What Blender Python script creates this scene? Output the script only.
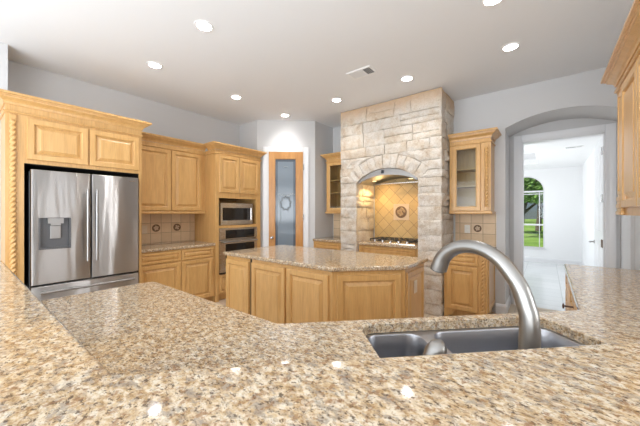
import bpy, bmesh, math, random
from mathutils import Vector, Matrix, noise
random.seed(7)
PI = math.pi
S = bpy.context.scene
COL = S.collection
for o in list(bpy.data.objects):
    bpy.data.objects.remove(o)

# ------------------------------------------------------------------ camera
cd = bpy.data.cameras.new('camera')
cam = bpy.data.objects.new('camera', cd)
COL.objects.link(cam)
cam.location = (0, 0, 1.385)
cam.rotation_euler = (PI / 2, 0, math.radians(38.23))
cd.sensor_width = 36
cd.lens = 287.6 / 640 * 36
cd.shift_y = -0.0009
cd.clip_start = 0.02
cd.clip_end = 400
S.camera = cam

# ------------------------------------------------------------------ world, sun, fill lights, exposure
wd = bpy.data.worlds.new('world')
S.world = wd
wd.use_nodes = True
wn = wd.node_tree
bg = wn.nodes['Background']
sky = wn.nodes.new('ShaderNodeTexSky')
sky.sky_type = 'HOSEK_WILKIE'
sky.turbidity = 3.5
sky.sun_direction = (-0.5, -0.4, 0.75)
wn.links.new(sky.outputs[0], bg.inputs[0])
bg.inputs[1].default_value = 1.3


def lamp(name, kind, loc, energy, color=(1, 1, 1), rot=(0, 0, 0), **kw):
    l = bpy.data.lights.new(name, kind)
    l.energy = energy
    l.color = color
    for k, v in kw.items():
        setattr(l, k, v)
    o = bpy.data.objects.new(name, l)
    COL.objects.link(o)
    o.location = loc
    o.rotation_euler = rot
    return o


lamp('sun', 'SUN', (0, 20, 20), 6.5, (1, .95, .86), (math.radians(48), 0, math.radians(-55)), angle=0.01)
# unseen area lights added behind the kitchen, standing in for window daylight
DAY = (0.93, 0.965, 1.0)
for wx in (-2.6, -0.2, 2.2):
    lamp('unseen_fill_light', 'AREA', (wx, -4.3, 1.55), 46, DAY, (math.radians(90), 0, 0), shape='RECTANGLE', size=1.5, size_y=2.2)
for wy, ww, e in ((-.75, .07, 5), (.6, .06, 5), (1.52, .05, 14), (1.72, .05, 12), (2.02, .07, 16), (2.42, .05, 14), (2.75, .05, 12), (3.15, .06, 14)):  # unseen thin strips added to draw bright streaks in the refrigerator steel
    lamp('unseen_fill_light', 'AREA', (4.4, wy, 1.5), e, DAY, (math.radians(90), 0, math.radians(90)), shape='RECTANGLE', size=ww, size_y=2.2)
# unseen area light added behind the camera to brighten the ceiling
lamp('ceiling_fill_light', 'AREA', (-.6, -1.9, 1.3), 180, (.82, .91, 1), (math.radians(150), 0, 0), shape='RECTANGLE', size=6, size_y=2.6)
# unseen fill lights added to brighten the room beyond the doorway
lamp('unseen_fill_light', 'AREA', (-4.5, 7.6, 1.4), 78, DAY, (math.radians(90), 0, math.radians(-90)), shape='RECTANGLE', size=3.5, size_y=2.2)
lamp('room_fill_light', 'AREA', (-1.5, 7.6, .6), 26, (1, .99, .97), (math.radians(180), 0, 0), shape='RECTANGLE', size=2.5, size_y=2.5)  # added up-facing fill for the tray ceiling

S.view_settings.view_transform = 'Standard'
S.view_settings.look = 'None'
S.view_settings.exposure = 0.27
S.view_settings.gamma = 1
S.view_settings.use_curve_mapping = False


# ------------------------------------------------------------------ materials
class NT:
    def __init__(s, name):
        s.m = bpy.data.materials.new(name)
        s.m.use_nodes = True
        s.t = s.m.node_tree
        s.b = s.t.nodes['Principled BSDF']

    def n(s, kind, **kw):
        x = s.t.nodes.new('ShaderNode' + kind)
        for k, v in kw.items():
            if k == 'inp':
                for i, q in v.items():
                    x.inputs[i].default_value = q
            else:
                setattr(x, k, v)
        return x

    def l(s, a, b):
        s.t.links.new(a, b)

    def math(s, op, a, b=None, c=None):
        x = s.n('Math', operation=op)
        for i, q in enumerate((a, b, c)):
            if q is None:
                continue
            if isinstance(q, (int, float)):
                x.inputs[i].default_value = q
            else:
                s.l(q, x.inputs[i])
        return x.outputs[0]

    def ramp(s, f, stops, interp='LINEAR'):
        x = s.n('ValToRGB')
        x.color_ramp.interpolation = interp
        e = x.color_ramp.elements
        while len(e) < len(stops):
            e.new(0.5)
        for i, (p, c) in enumerate(stops):
            e[i].position = p
            e[i].color = (*c, 1)
        s.l(f, x.inputs[0])
        return x.outputs[0]

    def mix(s, f, a, b, mode='MIX'):
        x = s.n('Mix', data_type='RGBA', blend_type=mode)
        for i, q in ((0, f), (6, a), (7, b)):
            if isinstance(q, (int, float)):
                x.inputs[i].default_value = q
            elif isinstance(q, tuple):
                x.inputs[i].default_value = (*q, 1) if len(q) == 3 else q
            else:
                s.l(q, x.inputs[i])
        return x.outputs[2]

    def coords(s, scale=(1, 1, 1), which='Object', rnd=0.0, rot=(0, 0, 0)):
        tc = s.n('TexCoord')
        mp = s.n('Mapping')
        mp.inputs['Scale'].default_value = scale
        mp.inputs['Rotation'].default_value = rot
        s.l(tc.outputs[which], mp.inputs[0])
        if rnd:
            oi = s.n('ObjectInfo')
            cb = s.n('CombineXYZ')
            v = s.math('MULTIPLY', oi.outputs['Random'], rnd)
            for i in range(3):
                s.l(v, cb.inputs[i])
            s.l(cb.outputs[0], mp.inputs['Location'])
        return mp.outputs[0]

    def bump(s, h, strength=.3, dist=.01):
        x = s.n('Bump', inp={'Strength': strength, 'Distance': dist})
        s.l(h, x.inputs['Height'])
        s.l(x.outputs[0], s.b.inputs['Normal'])


def simple(name, col, rough=.5, metal=0, spec=.5, coat=0):
    a = NT(name)
    a.b.inputs['Base Color'].default_value = (*col, 1)
    a.b.inputs['Roughness'].default_value = rough
    a.b.inputs['Metallic'].default_value = metal
    a.b.inputs['Specular IOR Level'].default_value = spec
    a.b.inputs['Coat Weight'].default_value = coat
    return a.m


def paint(name, col, rough=.6):
    a = NT(name)
    v = a.coords((1, 1, 1))
    nz = a.n('TexNoise', inp={'Scale': 90, 'Detail': 3})
    a.l(v, nz.inputs['Vector'])
    a.b.inputs['Base Color'].default_value = (*col, 1)
    a.b.inputs['Roughness'].default_value = rough
    a.bump(nz.outputs[0], .06, .004)
    return a.m


def wood(name, c1, c2, c3, rough=.33):
    a = NT(name)
    v = a.coords((7, 7, .8), rnd=9)
    nz = a.n('TexNoise', inp={'Scale': 3, 'Detail': 5, 'Roughness': .6, 'Distortion': .5})
    a.l(v, nz.inputs['Vector'])
    v2 = a.coords((60, 60, 2.5), rnd=5)
    n2 = a.n('TexNoise', inp={'Scale': 3, 'Detail': 3})
    a.l(v2, n2.inputs['Vector'])
    c = a.ramp(nz.outputs[0], [(.3, c1), (.52, c2), (.75, c3)])
    g = a.ramp(n2.outputs[0], [(.3, (.86, .86, .86)), (.6, (1, 1, 1))])
    a.l(a.mix(1.0, c, g, 'MULTIPLY'), a.b.inputs['Base Color'])
    a.b.inputs['Roughness'].default_value = rough
    a.b.inputs['Specular IOR Level'].default_value = .5
    a.b.inputs['Coat Weight'].default_value = .15
    a.b.inputs['Coat Roughness'].default_value = .2
    return a.m


def granite(name, rough=.1):
    a = NT(name)
    v = a.coords((1, 1, 1))
    st = a.coords((1.0, 1.5, 1.3), rot=(0, 0, .5))
    warp = a.n('TexNoise', inp={'Scale': 45, 'Detail': 3})
    a.l(v, warp.inputs['Vector'])
    wv = a.n('VectorMath', operation='SCALE', inp={'Scale': .022})
    a.l(warp.outputs['Color'], wv.inputs[0])
    wp = a.n('VectorMath', operation='ADD')
    a.l(st, wp.inputs[0])
    a.l(wv.outputs[0], wp.inputs[1])
    wp = wp.outputs[0]
    # crystals: cells of differing mineral colour
    vo = a.n('TexVoronoi', inp={'Scale': 100, 'Randomness': 1})
    a.l(wp, vo.inputs['Vector'])
    sep = a.n('SeparateColor')
    a.l(vo.outputs['Color'], sep.inputs[0])
    drift = a.n('TexNoise', inp={'Scale': 9, 'Detail': 3, 'Roughness': .6})
    a.l(v, drift.inputs['Vector'])
    f = a.math('ADD', a.math('MULTIPLY', sep.outputs[0], .62), a.math('MULTIPLY', drift.outputs[0], .42))
    c = a.ramp(f, [(.16, (.27, .185, .11)), (.27, (.47, .315, .165)), (.38, (.62, .465, .285)), (.50, (.72, .59, .42)), (.62, (.79, .70, .56)), (.76, (.82, .755, .65)), (.90, (.56, .50, .43))])
    big = a.n('TexNoise', inp={'Scale': 36, 'Detail': 5, 'Roughness': .7, 'Distortion': .2})
    a.l(st, big.inputs['Vector'])
    b = a.ramp(big.outputs[0], [(.36, (.19, .115, .06)), (.44, (.50, .315, .145)), (.51, (.71, .53, .32)), (.58, (.81, .70, .53)), (.70, (.84, .78, .67))])
    c = a.mix(.62, c, b)
    n1 = a.n('TexNoise', inp={'Scale': 34, 'Detail': 5, 'Roughness': .7, 'Distortion': .2})
    a.l(wp, n1.inputs['Vector'])
    m1 = a.ramp(n1.outputs[0], [(.535, (0, 0, 0)), (.60, (1, 1, 1))])
    c = a.mix(a.math('MULTIPLY', m1, .66), c, (.33, .29, .25))
    n4 = a.n('TexNoise', inp={'Scale': 78, 'Detail': 5, 'Roughness': .7, 'Distortion': .1})
    a.l(st, n4.inputs['Vector'])
    m4 = a.ramp(n4.outputs[0], [(.545, (0, 0, 0)), (.60, (1, 1, 1))])
    c = a.mix(a.math('MULTIPLY', m4, .85), c, (.10, .062, .04))
    n6 = a.n('TexNoise', inp={'Scale': 120, 'Detail': 4, 'Roughness': .7})
    a.l(st, n6.inputs['Vector'])
    m6 = a.ramp(n6.outputs[0], [(.34, (.62, .54, .46)), (.47, (1, 1, 1)), (.56, (1, 1, 1)), (.68, (1.12, 1.12, 1.13))])
    c = a.mix(.9, c, m6, 'MULTIPLY')
    n7 = a.n('TexNoise', inp={'Scale': 52, 'Detail': 4, 'Roughness': .65})
    v7 = a.coords((1.3, 1, 1), rot=(0, 0, 2.0))
    a.l(v7, n7.inputs['Vector'])
    m7 = a.ramp(n7.outputs[0], [(.565, (0, 0, 0)), (.62, (1, 1, 1))])
    c = a.mix(a.math('MULTIPLY', m7, .7), c, (.34, .18, .085))
    c = a.mix(1.0, c, (.88, .87, .86), 'MULTIPLY')
    a.l(c, a.b.inputs['Base Color'])
    a.b.inputs['Roughness'].default_value = rough
    a.b.inputs['Specular IOR Level'].default_value = .5
    return a.m


def tiles(name, size, grout, c1, c2, cg, rot=0.0, axes='xz', off=(0, 0), rough=.45):
    a = NT(name)
    tc = a.n('TexCoord')
    sp = a.n('SeparateXYZ')
    a.l(tc.outputs['Object'], sp.inputs[0])
    d = dict(x=sp.outputs[0], y=sp.outputs[1], z=sp.outputs[2])
    p, q = d[axes[0]], d[axes[1]]
    p = a.math('SUBTRACT', p, off[0])
    q = a.math('SUBTRACT', q, off[1])
    if rot:
        cs, sn = math.cos(rot), math.sin(rot)
        p2 = a.math('ADD', a.math('MULTIPLY', p, cs), a.math('MULTIPLY', q, sn))
        q = a.math('SUBTRACT', a.math('MULTIPLY', q, cs), a.math('MULTIPLY', p, sn))
        p = p2
    u = a.math('DIVIDE', p, size[0])
    w = a.math('DIVIDE', q, size[1])
    cell = a.n('CombineXYZ')
    a.l(a.math('FLOOR', u), cell.inputs[0])
    a.l(a.math('FLOOR', w), cell.inputs[1])
    wh = a.n('TexWhiteNoise')
    a.l(cell.outputs[0], wh.inputs['Vector'])
    nz = a.n('TexNoise', inp={'Scale': 14, 'Detail': 5, 'Roughness': .65})
    a.l(tc.outputs['Object'], nz.inputs['Vector'])
    f = a.math('ADD', a.math('MULTIPLY', wh.outputs['Value'], .55), a.math('MULTIPLY', nz.outputs[0], .55))
    col = a.ramp(f, [(.2, c1), (.85, c2)])

    def edge(x, sz):
        fr = a.math('FRACT', x)
        return a.math('MULTIPLY', a.math('MINIMUM', fr, a.math('SUBTRACT', 1, fr)), sz)
    e = a.math('MINIMUM', edge(u, size[0]), edge(w, size[1]))
    g = a.math('LESS_THAN', e, grout / 2)
    a.l(a.mix(g, col, cg), a.b.inputs['Base Color'])
    a.b.inputs['Roughness'].default_value = rough
    sm = a.n('MapRange', inp={1: 0, 2: grout, 3: 0, 4: 1})
    a.l(e, sm.inputs[0])
    a.bump(sm.outputs[0], .5, .003)
    return a.m


def steel(name, base, rough, sc=(120, 120, 1), wav=0, bs=.05):
    a = NT(name)
    v = a.coords(sc)
    nz = a.n('TexNoise', inp={'Scale': 4, 'Detail': 3})
    a.l(v, nz.inputs['Vector'])
    a.b.inputs['Base Color'].default_value = (*base, 1)
    a.b.inputs['Metallic'].default_value = 1
    r = a.n('MapRange', inp={3: rough * .75, 4: rough * 1.3})
    a.l(nz.outputs[0], r.inputs[0])
    a.l(r.outputs[0], a.b.inputs['Roughness'])
    if wav:
        v2 = a.coords((5, 5, 1.5), rnd=5)
        n2 = a.n('TexNoise', inp={'Scale': 1.0, 'Detail': 1.2})
        a.l(v2, n2.inputs['Vector'])
        h = a.math('ADD', a.math('MULTIPLY', nz.outputs[0], .004), n2.outputs[0])
        a.bump(h, wav, .03)
    else:
        a.bump(nz.outputs[0], bs, .002)
    return a.m


def brushed(name, base, rough, aniso=.93):
    """horizontally brushed sheet steel: small lights smear into tall streaks"""
    a = NT(name)
    b = a.b
    b.inputs['Base Color'].default_value = (*base, 1)
    b.inputs['Metallic'].default_value = 1
    b.inputs['Roughness'].default_value = rough
    b.inputs['Anisotropic'].default_value = aniso
    b.inputs['Anisotropic Rotation'].default_value = .25
    tg = a.n('Tangent', direction_type='RADIAL', axis='Z')
    a.l(tg.outputs[0], b.inputs['Tangent'])
    v2 = a.coords((8, 8, 1.3), rnd=5)
    n2 = a.n('TexNoise', inp={'Scale': 1.0, 'Detail': 1.5})
    a.l(v2, n2.inputs['Vector'])
    a.bump(n2.outputs[0], .5, .02)
    return a.m


def clear_glass(name, tint=(.9, .93, .92), amt=.9):
    a = NT(name)
    t = a.t
    tr = a.n('BsdfTransparent', inp={0: (*tint, 1)})
    gl = a.n('BsdfGlossy', inp={0: (.6, .6, .6, 1), 1: .03})
    fr = a.n('Fresnel', inp={0: 1.33})
    mx = a.n('MixShader')
    a.l(fr.outputs[0], mx.inputs[0])
    a.l(tr.outputs[0], mx.inputs[1])
    a.l(gl.outputs[0], mx.inputs[2])
    a.l(mx.outputs[0], t.nodes['Material Output'].inputs[0])
    return a.m


def emit(name, col, st):
    a = NT(name)
    a.b.inputs['Base Color'].default_value = (*col, 1)
    a.b.inputs['Emission Color'].default_value = (*col, 1)
    a.b.inputs['Emission Strength'].default_value = st
    return a.m


def stone_mat(name):
    a = NT(name)
    at = a.n('Attribute', attribute_name='tint')
    v = a.coords((1, 1, 1))
    n1 = a.n('TexNoise', inp={'Scale': 7, 'Detail': 7, 'Roughness': .7})
    a.l(v, n1.inputs['Vector'])
    c = a.ramp(n1.outputs[0], [(.30, (.52, .40, .295)), (.41, (.66, .575, .475)), (.53, (.735, .69, .63)), (.72, (.79, .755, .71))])
    c = a.mix(.55, c, at.outputs['Color'], 'MULTIPLY')
    n2 = a.n('TexNoise', inp={'Scale': 60, 'Detail': 6, 'Roughness': .7})
    a.l(v, n2.inputs['Vector'])
    g = a.ramp(n2.outputs[0], [(.34, (.72, .66, .59)), (.56, (1, 1, 1))])
    c = a.mix(.8, c, g, 'MULTIPLY')
    # rusty stain along the top course
    sp = a.n('SeparateXYZ')
    a.l(v, sp.inputs[0])
    h = a.math('ADD', sp.outputs[2], a.math('MULTIPLY', n1.outputs[0], .38))
    m = a.n('MapRange', inp={1: 3.02, 2: 3.2, 3: 0, 4: .8})
    a.l(h, m.inputs[0])
    c = a.mix(m.outputs[0], c, (.58, .38, .22))
    a.l(c, a.b.inputs['Base Color'])
    a.b.inputs['Roughness'].default_value = .85
    a.bump(a.math('ADD', n2.outputs[0], n1.outputs[0]), .7, .014)
    return a.m


M = dict(
    wall=paint('wall_paint', (.615, .61, .608)),
    ceil=paint('ceiling_paint', (.82, .83, .845), .8),
    white=simple('white_trim_paint', (.78, .785, .80), .35),
    room=simple('white_room_paint', (.86, .865, .87), .6),
    wood=wood('maple_wood', (.60, .34, .117), (.665, .39, .145), (.72, .445, .18)),
    woodd=wood('honey_wood', (.60, .33, .10), (.66, .37, .125), (.70, .41, .15)),
    doorw=wood('alder_wood', (.52, .235, .06), (.60, .285, .08), (.65, .33, .10)),
    gran=granite('granite', .065),
    stone=stone_mat('limestone'),
    mortar=simple('mortar', (.54, .46, .37), .9),
    steel=brushed('brushed_steel', (.42, .405, .395), .35, 1.0),
    steel2=steel('appliance_steel', (.62, .60, .57), .25, (2, 2, 120)),
    sinkm=simple('sink_steel', (.43, .435, .46), .34, 1),
    nickel=simple('brushed_nickel', (.33, .32, .305), .34, 1),
    hoodm=simple('hood_steel', (.40, .395, .39), .5, 1),
    pull=simple('handle_steel', (.34, .335, .33), .38, 1),
    black=simple('black_gloss', (.012, .012, .013), .08),
    dark=simple('dark_plastic', (.05, .05, .052), .4),
    grey=simple('grey_plastic', (.10, .10, .105), .35),
    gapm=simple('gap_shade_and_seal', (.012, .009, .008), .8),  # near-black: painted shade in gaps, also the door seal
    iron=simple('cast_iron', (.03, .03, .032), .5),
    bronze=simple('oil_rubbed_bronze', (.12, .07, .05), .4, .7),
    chrome=simple('satin_chrome', (.55, .55, .56), .25, 1),
    ivory=simple('ivory_plastic', (.80, .77, .70), .4),
    plate=simple('beige_plate', (.72, .60, .45), .4),
    tan=tiles('tumbled_tile', (.15, .15), .006, (.64, .46, .28), (.80, .62, .41), (.38, .27, .175), 0, 'xz', (0, 0)),
    tiled=tiles('diagonal_tile', (.15, .15), .006, (.51, .345, .145), (.63, .455, .21), (.29, .185, .09), PI / 4, 'xz', (0, 0)),
    med=simple('bronze_relief', (.20, .12, .07), .5, .3),
    fruit=simple('brown_relief', (.40, .27, .15), .5),
    medl=simple('pale_relief', (.62, .48, .33), .5),
    floor=tiles('kitchen_floor_tile', (.45, .45), .008, (.52, .42, .31), (.62, .52, .40), (.42, .35, .28), 0, 'xy', (.1, .2), .4),
    floor2=tiles('pale_floor_tile', (.60, .30), .007, (.74, .77, .78), (.82, .84, .85), (.52, .55, .56), 0, 'xy', (.2, .1), .22),
    glass=clear_glass('clear_glass'),
    frost=simple('frosted_glass', (.20, .245, .29), .12),
    frostd=simple('frosted_glass_border', (.10, .125, .155), .12),
    etch=simple('etched_white', (.30, .35, .385), .5),
    etchd=simple('etched_dark', (.11, .135, .155), .4),
    led=emit('downlight_lens', (1, .98, .95), 24),
    warm=emit('hood_lamp_lens', (1, .72, .36), 2),
    can=simple('downlight_trim', (.86, .86, .86), .4),
    leaf=simple('tree_leaf', (.17, .32, .06), .7),
    leaf2=simple('tree_leaf_dark', (.10, .22, .05), .7),
    bark=simple('bark', (.10, .075, .055), .9),
    rock=simple('garden_rock', (.42, .33, .25), .9),
)


def grass_mat():
    a = NT('lawn')
    v = a.coords((1, 1, 1))
    nz = a.n('TexNoise', inp={'Scale': .6, 'Detail': 8, 'Roughness': .7})
    a.l(v, nz.inputs['Vector'])
    c = a.ramp(nz.outputs[0], [(.3, (.11, .22, .03)), (.5, (.22, .36, .06)), (.7, (.38, .45, .14))])
    a.l(c, a.b.inputs['Base Color'])
    a.b.inputs['Roughness'].default_value = .9
    return a.m


M['grass'] = grass_mat()


# ------------------------------------------------------------------ mesh helpers
def nb():
    return bmesh.new()


def obj(name, bm, mat, parent=None, smooth=None, label=None, mats=None):
    bmesh.ops.recalc_face_normals(bm, faces=bm.faces[:])
    me = bpy.data.meshes.new(name)
    bm.to_mesh(me)
    bm.free()
    o = bpy.data.objects.new(name, me)
    COL.objects.link(o)
    for m in (mats or [mat]):
        me.materials.append(M[m] if isinstance(m, str) else m)
    if smooth is not None:
        for p in me.polygons:
            p.use_smooth = True
        if smooth < 180:
            me.set_sharp_from_angle(angle=math.radians(smooth))
    if parent:
        o.parent = parent
    if label:
        o['label'] = label
    return o


def thing(name, label, cat, loc=(0, 0, 0), rotz=0.0, group=None):
    o = bpy.data.objects.new(name, None)
    o.empty_display_size = .1
    COL.objects.link(o)
    o.location = loc
    o.rotation_euler = (0, 0, rotz)
    o['label'] = label
    o['category'] = cat
    if group:
        o['group'] = group
    return o


def tag(o, label, cat, group=None):
    o['label'] = label
    o['category'] = cat
    if group:
        o['group'] = group
    return o


def struct(name, bm, mat, parent=None, smooth=None, label=None):
    o = obj(name, bm, mat, parent, smooth)
    o['kind'] = 'structure'
    if label:
        o['label'] = label
    return o


def dup(root, loc, rotz=None, label=None, group=None):
    r = root.copy()
    COL.objects.link(r)
    r.location = loc
    if rotz is not None:
        r.rotation_euler = (0, 0, rotz)
    if label:
        r['label'] = label
    if group:
        r['group'] = group
    for ch in list(root.children):
        c = ch.copy()
        COL.objects.link(c)
        c.parent = r
        for g in list(ch.children):
            d = g.copy()
            COL.objects.link(d)
            d.parent = c
    return r


def box(bm, x0, x1, y0, y1, z0, z1, bev=0.0, mi=0):
    a = bmesh.ops.create_cube(bm, size=1)
    vs = a['verts']
    for v in vs:
        v.co.x = x0 + (v.co.x + .5) * (x1 - x0)
        v.co.y = y0 + (v.co.y + .5) * (y1 - y0)
        v.co.z = z0 + (v.co.z + .5) * (z1 - z0)
    fs = set(f for v in vs for f in v.link_faces)
    for f in fs:
        f.material_index = mi
    if bev:
        es = list(set(e for v in vs for e in v.link_edges))
        bmesh.ops.bevel(bm, geom=es, offset=bev, segments=2, affect='EDGES', profile=.5)
    return bm


def B(*a, bev=0.0):
    return box(nb(), *a, bev=bev)


def loft(bm, loops, close=True, cap0=False, cap1=True, mi=0):
    rings = [[bm.verts.new(p) for p in L] for L in loops]
    n = len(rings[0])
    for a, b in zip(rings, rings[1:]):
        for i in range(n if close else n - 1):
            j = (i + 1) % n
            f = bm.faces.new((a[i], a[j], b[j], b[i]))
            f.material_index = mi
    if cap0:
        bm.faces.new(rings[0][::-1]).material_index = mi
    if cap1:
        bm.faces.new(rings[-1]).material_index = mi
    return rings


def rect(x0, x1, z0, z1, y):
    return [(x0, y, z0), (x1, y, z0), (x1, y, z1), (x0, y, z1)]


DOORP = [(0, 0), (0, .018), (.005, .024), (.048, .024), (.051, .020), (.055, .018), (.058, .006), (.066, .004), (.070, .006), (.094, .018), (.096, .022), (.099, .022)]
DRAWP = [(0, 0), (0, .018), (.005, .024), (.026, .024), (.030, .018), (.032, .007), (.037, .006), (.054, .018), (.056, .021), (.058, .021)]
SIDEP = [(0, 0), (0, .008), (.004, .012), (.045, .012), (.049, .006), (.056, .003), (.062, .003), (.088, .010), (.092, .010)]


def raised(x0, x1, z0, z1, y, prof=DOORP):
    """raised-panel front lying on plane y, standing out towards -y"""
    bm = nb()
    loft(bm, [rect(x0 + i, x1 - i, z0 + i, z1 - i, y - h) for i, h in prof], cap0=True)
    return bm


def frame_front(x0, x1, z0, z1, y, fw=.055, t=.021):
    """open frame (for a glass door)"""
    bm = nb()
    P = [(0, 0), (0, t - .004), (.004, t), (fw - .012, t), (fw - .006, t - .006), (fw, t - .008), (fw, 0)]
    L = [rect(x0 + i, x1 - i, z0 + i, z1 - i, y - h) for i, h in P]
    R = loft(bm, L, cap1=False)
    n = 4
    for i in range(n):
        bm.faces.new((R[0][i], R[0][(i + 1) % n], R[-1][(i + 1) % n], R[-1][i]))
    return bm


CROWN = [(0, 0), (.010, 0), (.012, .012), (.014, .020), (.024, .032), (.042, .044), (.052, .052), (.054, .062), (.064, .064), (.066, .072), (.082, .074), (.082, .092), (.074, .098), (0, .098)]
BEAD = [(0, 0), (.008, 0), (.014, .006), (.014, .014), (.008, .020), (0, .020)]
LIGHTRAIL = [(0, 0), (.012, 0), (.018, .010), (.018, .026), (.010, .036), (0, .036)]


def sweep(bm, prof, path, z, closed=False):
    """sweep profile (out, up) along a 2-D path; 'out' is to the right of travel"""
    n = len(path)
    rings = []
    for i in range(n):
        p = Vector(path[i])
        d0 = d1 = None
        if i > 0 or closed:
            d0 = (p - Vector(path[i - 1])).normalized()
        if i < n - 1 or closed:
            d1 = (Vector(path[(i + 1) % n]) - p).normalized()
        d0 = d0 or d1
        d1 = d1 or d0
        n0 = Vector((d0.y, -d0.x))
        n1 = Vector((d1.y, -d1.x))
        m = (n0 + n1).normalized()
        m = m / max(.3, m.dot(n0))
        rings.append([(p.x + m.x * o, p.y + m.y * o, z + u) for o, u in prof])
    if closed:
        rings.append(rings[0])
    R = loft(bm, rings, close=True, cap0=not closed, cap1=not closed)
    return bm


def tube(bm, pts, rad, seg=12, cap=True):
    pts = [Vector(p) for p in pts]
    rads = rad if isinstance(rad, (list, tuple)) else [rad] * len(pts)
    t0 = (pts[1] - pts[0]).normalized()
    up = Vector((0, 0, 1)) if abs(t0.z) < .9 else Vector((1, 0, 0))
    nrm = t0.cross(up).normalized()
    loops = []
    for i, p in enumerate(pts):
        t = (pts[min(i + 1, len(pts) - 1)] - pts[max(i - 1, 0)]).normalized()
        nrm = (nrm - t * nrm.dot(t)).normalized()
        b = t.cross(nrm)
        loops.append([p + (nrm * math.cos(2 * PI * k / seg) + b * math.sin(2 * PI * k / seg)) * rads[i] for k in range(seg)])
    loft(bm, loops, cap0=cap, cap1=cap)
    return bm


def lathe(bm, prof, c=(0, 0, 0), axis='z', seg=24):
    """prof: list of (r, h) along the axis"""
    loops = []
    for r, h in prof:
        L = []
        for k in range(seg):
            a = 2 * PI * k / seg
            p, q = r * math.cos(a), r * math.sin(a)
            if axis == 'z':
                L.append((c[0] + p, c[1] + q, c[2] + h))
            elif axis == 'y':
                L.append((c[0] + p, c[1] + h, c[2] + q))
            else:
                L.append((c[0] + h, c[1] + p, c[2] + q))
        loops.append(L)
    loft(bm, loops, cap0=True, cap1=True)
    return bm


def rope(bm, x, y, z0, z1, R=.016, starts=2, pitch=.092, seg=20):
    n = max(8, int((z1 - z0) / .007))
    loops = []
    for i in range(n + 1):
        z = z0 + (z1 - z0) * i / n
        L = []
        for k in range(seg):
            a = 2 * PI * k / seg
            r = R * (1.0 + .36 * math.cos(starts * a - 2 * PI * 2 * z / pitch))
            L.append((x + r * math.cos(a), y + r * math.sin(a), z))
        loops.append(L)
    loft(bm, loops, cap0=True, cap1=True)
    return bm


def roundpoly(pts, rad, seg=5):
    out = []
    n = len(pts)
    for i in range(n):
        r = rad[i] if isinstance(rad, (list, tuple)) else rad
        p = Vector(pts[i])
        if r <= 0:
            out.append((p.x, p.y))
            continue
        a = (Vector(pts[i - 1]) - p).normalized()
        b = (Vector(pts[(i + 1) % n]) - p).normalized()
        ang = a.angle(b)
        t = r / math.tan(ang / 2)
        p0 = p + a * t
        p1 = p + b * t
        c = p + (a + b).normalized() * (r / math.sin(ang / 2))
        a0 = math.atan2(p0.y - c.y, p0.x - c.x)
        a1 = math.atan2(p1.y - c.y, p1.x - c.x)
        while a1 - a0 > PI:
            a1 -= 2 * PI
        while a1 - a0 < -PI:
            a1 += 2 * PI
        for k in range(seg + 1):
            q = a0 + (a1 - a0) * k / seg
            out.append((c.x + r * math.cos(q), c.y + r * math.sin(q)))
    return out


def rrect(x0, x1, y0, y1, r, seg=6):
    return roundpoly([(x0, y0), (x1, y0), (x1, y1), (x0, y1)], r, seg)


def inset(poly, d):
    """move a counter-clockwise polygon inwards by d"""
    n = len(poly)
    out = []
    for i in range(n):
        p = Vector(poly[i])
        a = p - Vector(poly[i - 1])
        b = Vector(poly[(i + 1) % n]) - p
        if a.length < 1e-6 or b.length < 1e-6:
            out.append((p.x, p.y))
            continue
        a.normalize()
        b.normalize()
        n0 = Vector((-a.y, a.x))
        n1 = Vector((-b.y, b.x))
        m = (n0 + n1).normalized()
        m = m / max(.35, m.dot(n0))
        out.append((p.x + m.x * d, p.y + m.y * d))
    return out


def fillface(bm, loops, z):
    es = []
    for L in loops:
        vs = [bm.verts.new((p[0], p[1], z)) for p in L]
        es += [bm.edges.new((vs[i], vs[(i + 1) % len(vs)])) for i in range(len(vs))]
    bmesh.ops.triangle_fill(bm, use_beauty=True, use_dissolve=False, edges=es)


def slab(poly, z0, z1, holes=(), edge=.008):
    """stone top: rounded edge all round, with cut-outs"""
    bm = nb()
    up = [(edge * (1 - math.cos(k * PI / 10)), z1 - edge * (1 - math.sin(k * PI / 10))) for k in range(6)]
    dn = [(edge * (1 - math.cos(k * PI / 10)), z0 + edge * (1 - math.sin(k * PI / 10))) for k in range(5, -1, -1)]
    L = [[(p[0], p[1], z) for p in inset(poly, d)] for d, z in dn + up]
    loft(bm, L, cap0=False, cap1=False)
    hin = []
    for h in holes:
        loft(bm, [[(p[0], p[1], z0) for p in h], [(p[0], p[1], z1 - .004) for p in h],
                  [(p[0], p[1], z1) for p in inset(h, -.004)]], cap1=False)
        hin.append(h)
    fillface(bm, [inset(poly, edge)] + [inset(h, -.004) for h in hin], z1)
    fillface(bm, [inset(poly, edge)] + hin, z0)
    return bm


def extr(poly, z0, z1):
    bm = nb()
    loft(bm, [[(p[0], p[1], z0) for p in poly], [(p[0], p[1], z1) for p in poly]], cap0=True)
    return bm


# ------------------------------------------------------------------ the room
H = 3.05
XL, YB = -4.62, 4.62
DA, DB = (-4.10, 3.372), (-3.31, 4.055)
struct('floor', B(-7, 8, -5.2, 5.26, -.1, 0), 'floor')
struct('floor_beyond', B(-5, .9, 5.26, 10.2, -.1, 0), 'floor2')
struct('ceiling', B(-7, 8, -5.2, 5.33, H, H + .1), 'ceil')

bm = nb()
box(bm, XL - .12, XL, .325, 3.372, 0, H)
struct('wall_left', bm, 'wall')
struct('wall_near', B(XL - .12, -4.20, -5.2, .325, 0, H), 'wall')
bm = extr([(XL - .12, 3.372), DA, DB, (-3.31, YB), (-3.31, YB + .12), (-4.74, YB + .12)][::-1], 0, H)
struct('wall_pantry', bm, 'wall')
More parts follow.
